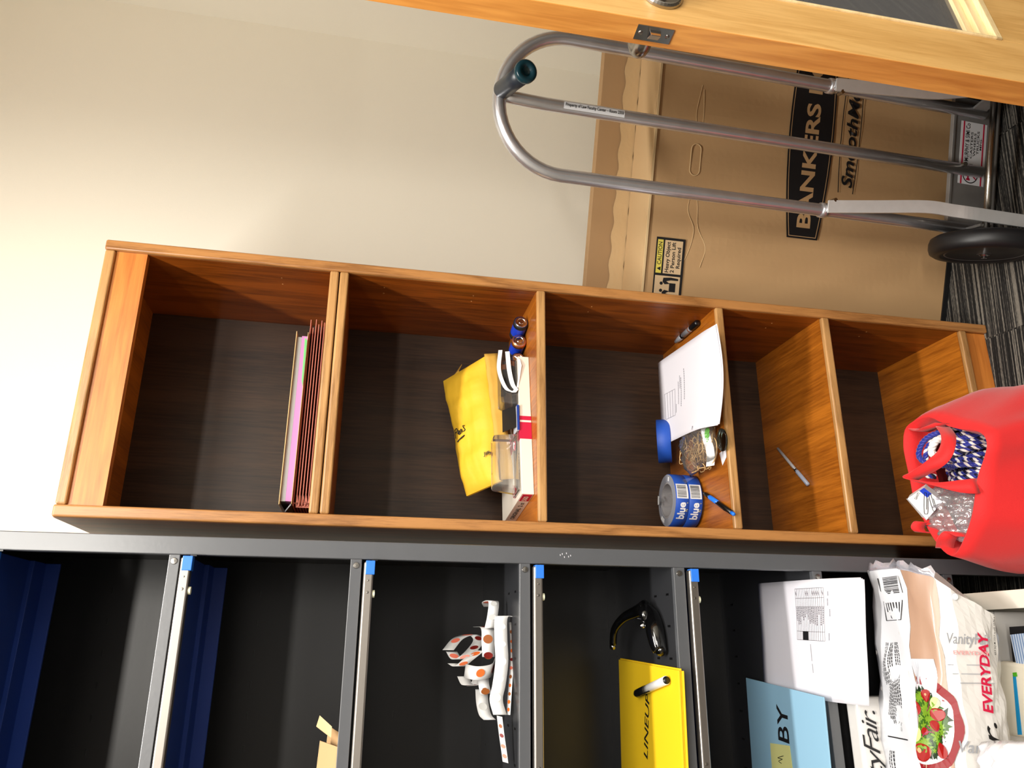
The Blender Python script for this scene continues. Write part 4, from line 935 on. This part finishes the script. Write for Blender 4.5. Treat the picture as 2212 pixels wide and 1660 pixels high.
# ---- fifth shelf: white papers and the blue folder
ZE = ZC[4]+.0005
ps = [onZ(1641, 1262, .637), onZ(1864, 1249, .603), onZ(1875, 1522, .603), onZ(1655, 1487, .637)]
# a->b runs towards the front; droop over the shelf edge
sgp = lambda u, v: .034*u-.034*(max(0, u-.66)/.34)**2+.0006*sn(9*v+u*4)
for k in range(3):
    sh_ = [p+V((.002*k-.003, .003*(k-1), .0012*k)) for p in ps]
    o = sheet('paper_sheet', sh_, sgp, PAPER, n=16); tag(o, ('lowest white sheet of the pile hanging over the napkin packs', 'middle white sheet of the pile hanging over the napkin packs', 'top white sheet with a printed table hanging over the napkin packs')[k], 'paper')
def PS(u, v, l=.0008): return on_sheet(sh_, sgp, u, v, l)
tb_ = MB()
def seg(u0, v0, u1, v1, t=.0022):
    a, b = PS(u0, v0), PS(u1, v1); du = (b-a).normalized(); s_ = V((0, 0, 1)).cross(du)*(t*.13)
    tb_.poly([a-s_, b-s_, b+s_, a+s_])
U0, U1, V0_, V1_ = .475, .77, .075, .525
for k in range(17):
    u = U0+(U1-U0)*k/16; n = 4
    for i in range(n): seg(u, V0_+(V1_-V0_)*i/n, u, V0_+(V1_-V0_)*(i+1)/n)
for v in (V0_, .16, .235, .45, V1_):
    for i in range(6): seg(U0+(U1-U0)*i/6, v, U0+(U1-U0)*(i+1)/6, v)
tb_.build('printed_table', INK, o)
tx = MB()
random.seed(5)
def blk(m_, u0, u1, v0, v1): m_.poly([PS(u0, v0), PS(u1, v0), PS(u1, v1), PS(u0, v1)])
for k in range(16):
    u = U0+(U1-U0)*(k+.35)/16; v = .24; e = .24+random.uniform(.06, .16)
    while v < e: w_ = random.uniform(.008, .02); blk(tx, u, u+.006, v, min(e, v+w_)); v += w_+.004
for k in (0, 6, 7, 10, 11, 12, 13, 15): 
    u = U0+(U1-U0)*(k+.3)/16; blk(tx, u, u+.003, .10, .125); blk(tx, u+.004, u+.007, .115, .14)
for (u, v0, v1) in ((.80, .11, .14), (.795, .17, .22), (.81, .26, .32), (.80, .46, .52)):
    v = v0
    while v < v1: blk(tx, u, u+.006, v, v+.008); v += .012
tx.build('printed_text', GR, o)
bk_ = MB(); 
for i in range(3): blk(bk_, U0+(U1-U0)*.23, U0+(U1-U0)*.45, .45+.025*i, .475+.025*i)
v = .56
while v < .80:
    if not (.70 < v < .72): blk(bk_, .625+.05*(v-.56), .630+.05*(v-.56), v, v+.006)
    v += .011
bk_.build('black_cell', INK, o)
bz = .6535
P_ = [onZ(1613, 1465, bz), onZ(1781, 1507, bz)]; ex = V((-.245, .010, 0))
MB_ = [P_[0], P_[1], P_[1]+ex, P_[0]+ex]
for k, lab in enumerate(('lower pale blue folder on the fifth cabinet shelf, mostly covered', 'upper pale blue folder with large black capitals on the fifth cabinet shelf')):
    o = card([q+V((-.002*(1-k), .004*(1-k), -.0032*(1-k))) for q in MB_], .0022, 'blue_folder', BLUEF, lab, 'folder')
bt = bz+.0022
lo2 = onZ(1713, 1712, bt); hi2 = onZ(1706, 1526, bt)
text('folder_lettering', 'LOBBY', onZ(1714, 1745, bt), onZ(1700, 1528, bt), (P_[0]-P_[1]), .040, INK, o, bold=.012, lift=.0003)
sq = [onZ(1664, 1606, bt+.0008), onZ(1706, 1612, bt+.0008), onZ(1716, 1690, bt+.0008), onZ(1670, 1690, bt+.0008)]
sn_ = MB().slab(sq, (0, 0, .0005)).build('sticky_note', mat('pale_yellow_note', srgb(212, 212, 140), .6)); tag(sn_, 'pale yellow sticky note stuck on the upper blue folder', 'note')
hw_ = MB(); hw_.tube(spline([onZ(1688, 1650, bt+.0018), onZ(1682, 1645, bt+.0018), onZ(1690, 1641, bt+.0018), onZ(1680, 1638, bt+.0018), onZ(1692, 1634, bt+.0018)], 4), .0006, 5); hw_.build('scribble', INK, sn_)

# ---- floor carton with napkin packs
NB = thing('open_carton', 'open white carton on the floor in front of the cabinet', 'carton', (-.40, -.36, 0))
bxl, bxr, byb, byf, bh = -.72, -.118, -.565, -.125, .40
wb = MB()
for q in ((bxr-.007, bxr, byb, byf, 0, bh), (bxl, bxl+.007, byb, byf, 0, bh), (bxl+.007, bxr-.007, byb, byb+.007, 0, bh), (bxl+.007, bxr-.007, byf-.007, byf, 0, bh)): MB().box(*q).build('carton_side', WHITEC, NB, bevel=.001)
MB().box(bxl+.007, bxr-.007, byb+.007, byf-.007, .001, .008).build('carton_base', WHITEC, NB)
MB().slab([(bxr-.001, byb+.01, bh), (bxr-.001, byf-.01, bh), (bxr-.030, byf-.015, bh-.018), (bxr-.030, byb+.01, bh-.018)], (0, 0, .004)).build('folded_flap', WHITEC, NB)
NAP = mat('napkin_paper', srgb(240, 232, 214), .8, bump=.3, bscale=50); PKF = mat('pack_film_white', srgb(212, 209, 206), .28, coat=.4, bump=.1, bscale=26, var=.03, vscale=30)
TANP = mat('pack_print_tan', srgb(170, 136, 114), .35, coat=.2, bump=.2, bscale=26)
def pack(name, secs, m, lab, parent_print=True):
    """sections across x: list of (x, [(y,z)...]) rings"""
    g = MB(); g.rings([[(x, y, z) for y, z in r] for x, r in secs]); o = g.build(name, m, smooth=False, bevel=.006, seg=3); tag(o, lab, 'napkin pack'); return o
# support packs standing inside the carton
pack('napkin_pack', [(-.15, [(-.140, .009), (-.248, .009), (-.252, .20), (-.248, .392), (-.140, .392)]), (-.60, [(-.140, .009), (-.248, .009), (-.252, .20), (-.248, .392), (-.140, .392)])], PKF, 'white wrapped napkin pack at the bottom of the carton, under the big salad pack')
# rear pack with script lettering
RZ = .602
rp = pack('napkin_pack', [(-.30, [(-.108, .404), (-.146, .404), (-.150, .56), (-.142, RZ), (-.108, RZ)]), (-.60, [(-.108, .404), (-.146, .404), (-.150, .56), (-.142, RZ), (-.108, RZ)])], PKF, 'napkin pack with black script on its edge squeezed between the cabinet and the salad pack')
fa, fb = V((-.50, -.1495, .572)), V((-.322, -.1495, .572))
text('script_lettering', 'VanityFair.', fa, fb, (0, .25, 1), .028, INK, rp, shear=.35, bold=-.004, lift=.0015, space=.85)
# big front pack
def ring(y0, z0, sl): # cross-section, corner points
    return [(-.164, .392), (-.164, .553), (-.262, .566), (-.312, .552), (-.345, .520), (-.352, .440), (-.335, .392)]
XS = [(-.074, .62, .30), (-.082, .80, .16), (-.10, .95, .06), (-.135, 1.0, .0), (-.20, 1, 0), (-.28, 1, 0), (-.36, 1, 0), (-.46, 1, 0), (-.60, 1, 0)]
base = [(-.164, .404), (-.164, .553), (-.205, .560), (-.262, .566), (-.290, .561), (-.318, .549), (-.338, .528), (-.349, .480), (-.344, .456), (-.285, .404)]
secs = []
def surf(x, k):
    """point k (float index) of the cross-section at x"""
    i = int(math.floor(k)); f = k-i; i2 = min(i+1, len(base)-1)
    y = base[i][0]*(1-f)+base[i2][0]*f; z = base[i][1]*(1-f)+base[i2][1]*f
    # the right end slants back from the front
    w = .0022*sn(x*41+k*3)+.0016*sn(x*83-k*5)
    t = max(0, -.15-x); return V((x, y+w*.6+.04*t, z+w+.06*t))
XE = [-.074, -.074, -.075, -.077, -.085, -.096, -.119, -.148, -.165, -.165]
def xend(k): i = min(8, int(k)); return XE[i]*(1-(k-i))+XE[i+1]*(k-i)
g = MB(); NU, NK = 44, 36; G = []
for i in range(NU+1):
    u = i/NU; row = []
    for j in range(NK+1):
        k = 9*j/NK; x = xend(k)*(1-u)+(-.62)*u; row.append(surf(x, k))
    G.append(row)
g.grid(G); g.f([g.v(p) for p in G[0]]); g.f([g.v(p) for p in G[-1]]); g.grid([[r[0] for r in G], [r[-1] for r in G]])
bp2 = g.build('napkin_pack', PKF, smooth=False); tag(bp2, 'big napkin pack with a salad plate picture and barcode in front of the cabinet', 'napkin pack')
def band(par, nm, m, x0, x1, k0, k1, lift, nu=16, nk=10, edge=True):
    g = MB(); P = []
    for i in range(nu+1):
        row = []
        for j in range(nk+1):
            k = k0+(k1-k0)*j/nk; xa = max(x1, x0) if not edge else min(x0, xend(k)-.002); x = xa*(1-i/nu)+x1*i/nu
            a = surf(x, k); t1 = surf(x, min(k+.2, 9))-surf(x, max(k-.2, 0)); n_ = V((0, -t1.z, t1.y)); n_ = n_.normalized()
            if n_.z < 0 and k < 5: n_ = -n_
            if n_.y > 0 and k > 5: n_ = -n_
            row.append(a+n_*(lift+.0016))
        P.append(row)
    return MB.grid(g, P).build(nm, m, par, smooth=True)
def PB(x, k, l=.0012):
    a = surf(x, k); t1 = surf(x, min(k+.2, 9))-surf(x, max(k-.2, 0)); n_ = V((0, t1.z, -t1.y)).normalized()
    if n_.z < 0 and k < 5: n_ = -n_
    if n_.y > 0 and k >= 5: n_ = -n_
    return a+n_*(l+.0016)
KB = 3.45; KC = 5.25
band(bp2, 'tan_print', TANP, -.06, -.60, KB, KC, .0005)
STRB = mat('strip_white', srgb(222, 224, 230), .3, coat=.3); band(bp2, 'label_strip', STRB, -.06, -.60, .75, KB-.02, .0006)
pr_ = MB()                                    # barcode, recycling seal and small print on the strip
random.seed(9)
def pq(x0, x1, k0, k1, m_=None, l=.0012): (m_ or pr_).poly([PB(x0, k0, l), PB(x1, k0, l), PB(x1, k1, l), PB(x0, k1, l)])
x = -.092
while x > -.122:
    w_ = random.choice((.0006, .001, .0016)); pq(x, x-w_, 2.2, 2.95); x -= w_+random.choice((.0007, .0012))
pq(-.092, -.122, 2.0, 2.04); pq(-.092, -.122, 3.06, 3.10)
for (a, b, c, d_) in ((-.134, -.135, 2.1, 3.0), (-.167, -.168, 2.1, 3.0), (-.134, -.168, 2.08, 2.12), (-.134, -.168, 2.98, 3.02)): pq(a, b, c, d_)
for k in range(6):
    pq(-.137, -.153-.003*(k % 2), 2.3+.11*k, 2.34+.11*k)
for k in range(12):
    k0 = 1.75+.075*k; x = -.205-(.05 if k % 4 == 0 else 0); e = -.345+random.uniform(0, .02)
    while x > e: w_ = random.uniform(.003, .007); kk = k0+.05*sn(x*60); pq(x, x-w_, kk, kk+.03); x -= w_+.0012
for k in range(3):
    x = -.385; 
    while x > -.43: w_ = random.uniform(.003, .006); pq(x, x-w_, 1.8+.12*k, 1.84+.12*k); x -= w_+.0012
pq(-.362, -.364, 1.6, 2.75)
pr_.build('small_print', INK, bp2)
mk_ = MB(); mk_.lathe([(.0001, 0), (.005, 0), (.005, .0002), (.0001, .0002)], 20, PB(-.1605, 2.5, .0012), (0, 0, 1)); mk_.build('seal_mark', INK, bp2)
# plate of salad, printed: wraps over the front edge
PC = (-.334, 3.8); 
def plate(rx, rk, m, nm, l, par, cx=PC[0], ck=PC[1], clip=True, n=48, ph=0):
    g = MB(); rings_ = []
    c = g.v(PB(cx, ck, l)); prev = None; N = 5
    ringv = []
    for q in range(1, N+1):
        f = q/N; ringv.append([g.v(PB(cx+rx*f*cs(a), max(KB+.02, ck+rk*f*sn(a)), l)) for a in [k*6.28318/n for k in range(n)]])
    for k in range(n): g.f([c, ringv[0][k], ringv[0][(k+1) % n]])
    for q in range(N-1):
        for k in range(n): g.f([ringv[q][k], ringv[q][(k+1) % n], ringv[q+1][(k+1) % n], ringv[q+1][k]])
    return g.build(nm, m, par)
def naps():
    g = MB(); P = [[PB(-.232-.15*i/10, KB+.02+1.25*j/10+.25*i/10*j/10, .0016) for j in range(11)] for i in range(11)]; g.grid(P); return g.build('napkin_print', mat('print_pale_grey', srgb(196, 198, 206), .3, coat=.4), bp2)
naps()
PR = mat('print_red', srgb(134, 4, 18), .5); PW = mat('print_white', srgb(208, 206, 210), .25, coat=.4)
plate(.074, 2.07, PR, 'plate_rim_print', .0016, bp2); plate(.062, 1.74, PW, 'plate_print', .0021, bp2)
LG1 = mat('print_leaf', srgb(52, 92, 14), .4); LG2 = mat('print_leaf_dark', srgb(18, 44, 14), .4); LG3 = mat('print_leaf_light', srgb(112, 148, 34), .4); TOM = mat('print_tomato', srgb(150, 12, 6), .4); ONI = mat('print_onion', srgb(150, 40, 90), .4); CUC = mat('print_cucumber', srgb(196, 214, 140), .4)
random.seed(11)
for mm, nm, cnt, r0, l0 in ((LG2, 'dark_leaf_print', 80, 10, .0025), (LG1, 'leaf_print', 110, 8, .0029), (LG3, 'light_leaf_print', 70, 5.5, .0033)):
    g = MB()
    for k in range(cnt):
        a = random.uniform(0, 6.28); f = random.uniform(0, .82)**.6; cx0 = PC[0]+.052*f*cs(a); ck0 = PC[1]+1.45*f*sn(a); ph = random.uniform(0, 6)
        r = r0*.001*random.uniform(.6, 1.3)
        g.poly([PB(cx0+r*(1+.5*sn(5*t+ph))*cs(t), max(KB+.05, ck0+r*29*(1+.5*sn(5*t+ph))*sn(t)), l0) for t in [q*6.283/15 for q in range(15)]])
    g.build(nm, mm, bp2)
def blob(mm, nm, L, l):
    for (cx0, ck0, rx, rk) in L:
        ck0 = 3.95+(ck0-4.55)*.80; rk *= .9
        g = MB(); g.poly([PB(cx0+rx*cs(t), max(KB+.05, ck0+rk*sn(t)), l) for t in [q*6.283/22 for q in range(22)]]); g.build(nm, mm, bp2)
blob(CUC, 'cucumber_print', [(-.352, 3.95, .011, .34), (-.300, 5.55, .009, .24), (-.372, 3.7, .008, .3)], .0036)
blob(TOM, 'tomato_print', [(-.310, 3.75, .013, .42), (-.290, 4.9, .010, .30), (-.378, 4.3, .014, .45), (-.335, 5.3, .008, .3), (-.372, 5.6, .012, .30), (-.318, 5.6, .010, .36), (-.345, 4.55, .006, .2)], .0039)
blob(mat('print_highlight', srgb(240, 160, 120), .3), 'tomato_shine_print', [(-.307, 3.7, .003, .09), (-.288, 4.85, .002, .07), (-.375, 4.2, .004, .1)], .0042)
for (cx0, ck0, rr, a0) in ((-.30, 4.1, .014, 1), (-.328, 4.5, .015, 2.4), (-.358, 4.2, .012, 5)):
    g = MB(); g.grid([[PB(cx0+(rr+q)*cs(a0+.12*i), ck0+(rr+q)*28*sn(a0+.12*i), .0042) for q in (0, .0014)] for i in range(16)]); g.build('onion_print', ONI, bp2)
# front panel lettering, on the lower part
GRS = mat('script_grey', srgb(150, 152, 158), .4); PKP = mat('faded_pink_print', srgb(216, 150, 150), .4)
def ptext(nm, s, x0, x1, k, h, m, shear=0, bold=0, l=.002):
    a, b = PB(x0, k, l), PB(x1, k, l); u = PB((x0+x1)/2, k-.5, l)-PB((x0+x1)/2, k+.5, l); return text(nm, s, a, b, u, h, m, bp2, shear=shear, bold=bold, lift=.0012)
def dtext(nm, t_, x, k0, k1, h, m, shear=0, bold=0):      # lettering that runs down the front face
    a, b = PB(x, k0, .0005), PB(x-.002, k1, .0005); return text(nm, t_, a, b, (1, 0, 0), h, m, bp2, shear=shear, bold=bold, lift=.0065)
dtext('script_lettering', 'VanityFair', -.207, 5.5, 7.3, .017, GRS, .3, .006)
dtext('faded_lettering', 'EVERYDAY', -.224, 5.8, 6.9, .006, PKP, 0, .02)
dtext('script_lettering', 'Vanity', -.372, 5.6, 7.0, .017, GRS, .3, .006)
ptext('bold_lettering', 'EVERYDAY', -.314, -.190, 6.98, .016, CREDP, .12, .03)
ptext('script_lettering', 'Fair.', -.425, -.328, 7.05, .028, INK, .3, .01)
ptext('small_lettering', '65.3 SQ M (12.5 sq yd) 12.7in x 13in', -.225, -.155, 7.62, .0045, INK, .1, .01)
rl = MB()
for k in range(3): pq(-.240-.014*k, -.2412-.014*k, 5.5+.2*k, 6.7+.15*k, rl, .0022)
rl.build('rule_lines', GRS, bp2)
# clear film rucked up at the right end
fm = MB(); random.seed(4)
P = []
for i in range(9):
    u = i/8; row = []
    for j in range(19):
        k = .3+4.9*j/18; p = surf(xend(k), k); o_ = .012*sn(u*3.1)*(1+.4*sn(j*1.9)); row.append(p+V((.016*u*(1+.3*sn(j*2.3))-.004, -.002*u, .004*u*sn(j*1.3+1)+.001+o_*.15)))
    P.append(row)
fm.grid(P); fm.build('gathered_film', mat('clear_white_film', srgb(226, 226, 240), .1, trans=.7, coat=.5, bump=.4, bscale=80), bp2, smooth=True)
sp = MB(); sp.lathe([(.0001, .001), (.0035, .001), (.0045, 0), (.0055, .0012), (.006, 0)], 16, PB(-.132, 6.1, .001), PB(-.132, 6.1, .01)-PB(-.132, 6.1, 0)); sp.build('vent_ring', STRB, bp2)
# things further down in the carton
BS = mat('blue_stripe_cloth', srgb(150, 176, 216), .7); ck_ = bpy.data.materials.new('blue_striped_cloth')
def stripes(name, c1, c2, sc, ax=0):
    M = bpy.data.materials.new(name); M.use_nodes = True; nt = M.node_tree; tc = nt.nodes.new('ShaderNodeTexCoord'); w = nt.nodes.new('ShaderNodeTexWave'); w.bands_direction = 'XYZ'[ax]; w.inputs['Scale'].default_value = sc
    nt.links.new(tc.outputs['Object'], w.inputs[0]); cr = nt.nodes.new('ShaderNodeValToRGB'); cr.color_ramp.elements[0].color = c1; cr.color_ramp.elements[1].color = c2; cr.color_ramp.elements[0].position = .4; cr.color_ramp.elements[1].position = .55
    nt.links.new(w.outputs[1], cr.inputs[0]); nt.links.new(cr.outputs[0], nt.nodes['Principled BSDF'].inputs[0]); return M
bpy.data.materials.remove(ck_)
o = MB().slab([onZ(2186, 1372, .378), onZ(2240, 1366, .378), onZ(2262, 1440, .378), onZ(2200, 1438, .378)], (0, 0, .004)).build('striped_napkin', stripes('blue_striped_paper', srgb(120, 150, 196), srgb(206, 218, 236), 60, 1)); tag(o, 'light blue striped napkin lying in the white carton', 'napkin')
o2 = MB().slab([onZ(2180, 1355, .374), onZ(2260, 1350, .374), onZ(2290, 1462, .374), onZ(2190, 1452, .374)], (0, 0, -.364)).build('dark_box', INK); tag(o2, 'black box inside the white carton, beneath the striped napkin', 'box')
o = MB(); q_ = [onZ(2156, 1428, .386), onZ(2250, 1440, .386), onZ(2250, 1600, .386), onZ(2160, 1588, .386)]; o = o.slab(q_, (0, 0, -.376)).build('napkin_stack', NAP, bevel=.006, seg=3); tag(o, 'cream napkin stack with a blue strip in the white carton', 'napkin stack')
MB().slab([onZ(2188, 1458, .3866), onZ(2194, 1456, .3866), onZ(2208, 1588, .3866), onZ(2199, 1588, .3866)], (0, 0, .0006)).build('blue_strip', mat('cyan_print', srgb(24, 150, 214), .4), o)
MB().slab([onZ(2188, 1454, .3866), onZ(2196, 1453, .3866), onZ(2198, 1462, .3866), onZ(2190, 1463, .3866)], (0, 0, .001)).build('green_strip', GLF, o)
pillow(rmat(onY(2195, 1700, -.415), .1), .062, .050, .028, mat('cloudy_film', srgb(226, 226, 232), .2, coat=.5, bump=.3, bscale=40), 'plastic_bag', None, wob=.005, seed=8)
tag(bpy.data.objects['plastic_bag'], 'crinkled cloudy plastic pack at the lower left of the white carton', 'plastic bag')

# ------------------------------------------------------------------ red tote bag
tb2 = thing('tote_bag', 'red cloth tote bag full of cords standing in front of the bookcase', 'bag', (.13, -.25, 0))
rim_px = [(1955, 930), (1952, 965), (1958, 1000), (1966, 1035), (1975, 1080), (1993, 1118), (2010, 1152), (2038, 1190), (2062, 1200), (2082, 1168), (2099, 1120), (2106, 1080), (2112, 1035), (2126, 992), (2133, 962), (2126, 940), (2106, 929), (2078, 926), (2045, 918), (2005, 900), (1972, 912)]
RZB = .45
rim = spline([onZ(x, y, RZB) for x, y in rim_px], 3, closed=True); NR = len(rim)
cxy = V((.09, -.275, 0))
def footpt(q):
    d_ = q-V((.09, -.28, RZB)); a = math.atan2(d_.y, d_.x); c_, s_ = cs(a), sn(a)
    # rounded rectangle foot
    hx, hy = .185, .135; k = 1/((abs(c_)/hx)**5+(abs(s_)/hy)**5)**.2
    return V((.133+k*c_, -.235+k*s_, .004))
feet = [footpt(q) for q in rim]
rows = []
for j in range(15):
    t = j/14; row = []
    for i in range(NR):
        f_ = t**.8; p = rim[i]*(1-f_)+feet[i]*f_; p = V((p.x, p.y, RZB*(1-t)+.004*t))
        rad = (p-V((.12, -.25, p.z))).normalized(); bulge = .022*sn(3.14*min(1, t*1.15))+.005*sn(i*.55+t*6)*sn(3.14*t)+.003*sn(i*1.3-t*9)*sn(3.14*t)
        q = p+V((rad.x, rad.y, 0))*bulge
        if q.y > -.012: q.y = -.012
        if q.x < -.105: q.x = -.105
        row.append(q)
    rows.append(row)
bg = MB(); bg.rings(rows, cap=False); bg.f([bg.v(p) for p in rows[-1]]); bg.build('bag_body', RED, tb2, smooth=True, solid=.0012)
# hem folded inside the mouth
hem = [[q+V((cxy.x-q.x, cxy.y-q.y, 0)).normalized()*(.0015+.010*t)+V((0, 0, -.055*t)) for q in rim] for t in (0, .5, 1)]
hb_ = MB(); hb_.rings([rim]+hem, cap=False); hb_.build('hem', RED, tb2, smooth=True)
def strap(P, wd, w, nm='handle'):
    Q = spline(P, 6); W_ = [V(q).normalized() for q in spline(wd, 6)] if isinstance(wd, list) else V(wd)
    return MB().ribbon(Q, W_, w).build(nm, RED, tb2, smooth=True, solid=.0014)
strap([onZ(2118, 1050, .400), onZ(2111, 1050, RZB), onZ(2085, 1052, .470), onZ(2045, 1052, .490), onZ(2000, 1044, .510), onZ(1966, 1036, .520), onZ(1985, 1024, .520), onZ(2015, 1005, .515), onZ(2038, 985, .505), onZ(2048, 962, .495), onZ(2048, 940, .480), onZ(2036, 922, .455)],
      [(1, .05, 0), (1, .05, 0), (.9, .2, .3), (.6, .5, .4), (.4, .6, .5), (.3, .3, .9), (.3, .6, .6), (.5, .6, .5), (.6, .7, .3), (.5, .8, .3), (.3, .9, .4), (.3, .9, .4)], .027)
strap([onZ(1972, 925, .43), onZ(1990, 932, .455), onZ(2010, 925, .462), onZ(2035, 915, .456)], (.2, .6, .7), .024)
strap([onZ(2010, 1150, .440), onZ(1990, 1150, .462), onZ(1982, 1140, .470), onZ(1990, 1128, .465), onZ(2005, 1135, .452)], [(.1, .3, .9)]*5, .024)
strap([onZ(2040, 1185, .440), onZ(2045, 1165, .452), onZ(2060, 1150, .448), onZ(2085, 1160, .440)], [(.1, .5, .8)]*4, .030, 'corner_fold')
# cords in the bag
NVY = mat('navy_cord', srgb(20, 34, 140), .5, sheen=.3); WHC = mat('white_cord', srgb(236, 230, 226), .5); DNV = mat('midnight_cord', srgb(12, 14, 52), .5)
def cord(P, cols, lab, r=.0052, pitch=.022, closed=False):
    Q = spline(P, 10); g = MB(); L = 0; S_ = [0]
    for a, b in zip(Q, Q[1:]): L += (b-a).length; S_.append(L)
    NF = []; N = None
    for i in range(len(Q)):
        t = (Q[min(i+1, len(Q)-1)]-Q[max(i-1, 0)]).normalized()
        N = t.orthogonal().normalized() if N is None else (N-t*N.dot(t)).normalized()
        NF.append((N.copy(), t.cross(N)))
    m_ = []
    for c in cols:
        if c not in m_: m_.append(c)
    for k, c in enumerate(cols):
        g.mi = m_.index(c); a0 = 6.2832*k/len(cols)
        g.tube([Q[i]+(NF[i][0]*cs(a0+6.2832*S_[i]/pitch)+NF[i][1]*sn(a0+6.2832*S_[i]/pitch))*r*.52 for i in range(len(Q))], r*.56, 6)
    o = g.build('twisted_cord', m_, smooth=True); tag(o, lab, 'cord', 'navy and white cords crowded in the red bag' if 'crowded' in lab else None); return o
random.seed(21)
LC = 'navy and white twisted cord crowded in the right half of the red bag'
for k in range(15):
    # bundle lying front to back, ducking below the rim
    x0_ = .075+.009*k; zt = .395+.006*sn(k*2.1)
    yf = -.352+.0005*k+max(0, k-9)*.006; yb_ = -.225
    P = [(x0_-.01, yf+.012, .33), (x0_, yf, zt-.02), (x0_+.003*sn(k), yf+.035, zt+.004*(k % 3)), (x0_+.004*sn(k*1.7), -.285, zt+.010+.004*((k*2) % 3)), (x0_+.002, yb_-.02, zt+.006), (x0_+.004, yb_, zt-.035), (x0_, yb_, .34)]
    cord(P, [NVY, DNV if k % 2 else NVY, WHC], LC, pitch=.019)
for k in range(8):
    y0_ = -.340+.018*k
    cord([(.085, y0_, .35), (.100, y0_+.004, .372), (.145, y0_+.002*sn(k), .378), (.185, y0_, .372), (.190, y0_, .35)], [NVY, DNV, WHC], LC, pitch=.019)
cord([onZ(2060, 1010, .42), onZ(2030, 1005, .455), onZ(2000, 1000, .462), onZ(1985, 985, .466), onZ(1990, 962, .466), onZ(2005, 945, .462), onZ(2030, 935, .45), onZ(2045, 940, .43)], [NVY, NVY, NVY], 'plain royal blue cord looping up at the back of the red bag')
cord([onZ(2045, 985, .43), onZ(2022, 985, .458), onZ(2012, 975, .464), onZ(2020, 955, .462), onZ(2040, 945, .445)], [WHC, WHC, WHC], 'plain white cord bent over in the mouth of the red bag', r=.007, pitch=.028)
cord([onZ(2050, 1000, .42), onZ(2012, 1010, .448), onZ(2000, 990, .456), onZ(2008, 960, .456), onZ(2040, 930, .44)], [NVY, WHC, NVY], 'blue and white cord looping beside the plain white cord')
cord([onZ(2020, 1030, .43), onZ(2005, 1028, .445), onZ(1998, 1020, .44), onZ(2010, 1015, .42)], [NVY, DNV, WHC], 'short dark blue cord end behind the bag handle')
# paper clip box
pc0 = onZ(1962, 1080, .468); pcx = onZ(1990, 1118, .450)
ba, bb_, bc2, bd2 = onZ(1996, 1054, .466), onZ(2036, 1085, .440), onZ(2002, 1124, .448), onZ(1960, 1078, .480)
nrm = (bb_-ba).cross(bd2-ba).normalized(); nrm = nrm if nrm.dot(CAM-ba) > 0 else -nrm
PCW = mat('clip_box_white', srgb(232, 232, 234), .4)
o = MB().slab([ba, bb_, bc2, bd2], -nrm*.022).build('paper_clip_box', PCW, bevel=.0008); tag(o, 'small white box with paper clip drawings sticking out of the red bag', 'box')
MP = frame(bd2, (ba-bd2), (bb_-ba)*-1); 
if MP.to_3x3().col[2].dot(nrm) < 0: MP = frame(bd2, (ba-bd2), (bb_-ba))
def bxp(u, v, l=.0006): return bd2*(1-u)*(1-v)+ba*u*(1-v)+bb_*u*v+bc2*(1-u)*v+nrm*l
MB().poly([bxp(.72, .0), bxp(1, .0), bxp(1, .42), bxp(.72, .42)]).build('blue_patch', BLUEB, o)
cl_ = []
for (u0, v0, u1, v1) in ((.30, .72, .82, .28), (.62, .86, .92, .42)):
    a, b = bxp(u0, v0, .001), bxp(u1, v1, .001); t = (b-a).normalized(); s_ = nrm.cross(t)*.0032
    cpt = [a-s_*.3, b-s_*.3, b+t*.002, b+s_, a-t*.006+s_, a-t*.009, a-t*.006-s_, b-t*.008-s_]
    MB().tube(spline(cpt, 3), .0005, 5).build('clip_print', INK, o)
text('box_lettering', 'GIANTS', bxp(.30, .22), bxp(.66, .10), (bd2-bc2), .0045, INK, o)
MB().slab([bd2, bc2, bc2+(bc2-bb_)*.16-nrm*.010, bd2+(bd2-ba)*.12-nrm*.008], nrm*.0006).build('end_flap', PCW, o)
# crumpled clear bag
random.seed(2)
cbM = rmat(onZ(2062, 1112, .415), -.35)
pillow(cbM, .048, .060, .030, film('crumpled_film', (.93, .9, .97, 1), .5, .12, bump=1.5, haze=.14), 'clear_bag', None, n=26, wob=.007, seed=6, smooth=True)
tag(bpy.data.objects['clear_bag'], 'crumpled clear plastic bag in the left half of the red bag', 'plastic bag')
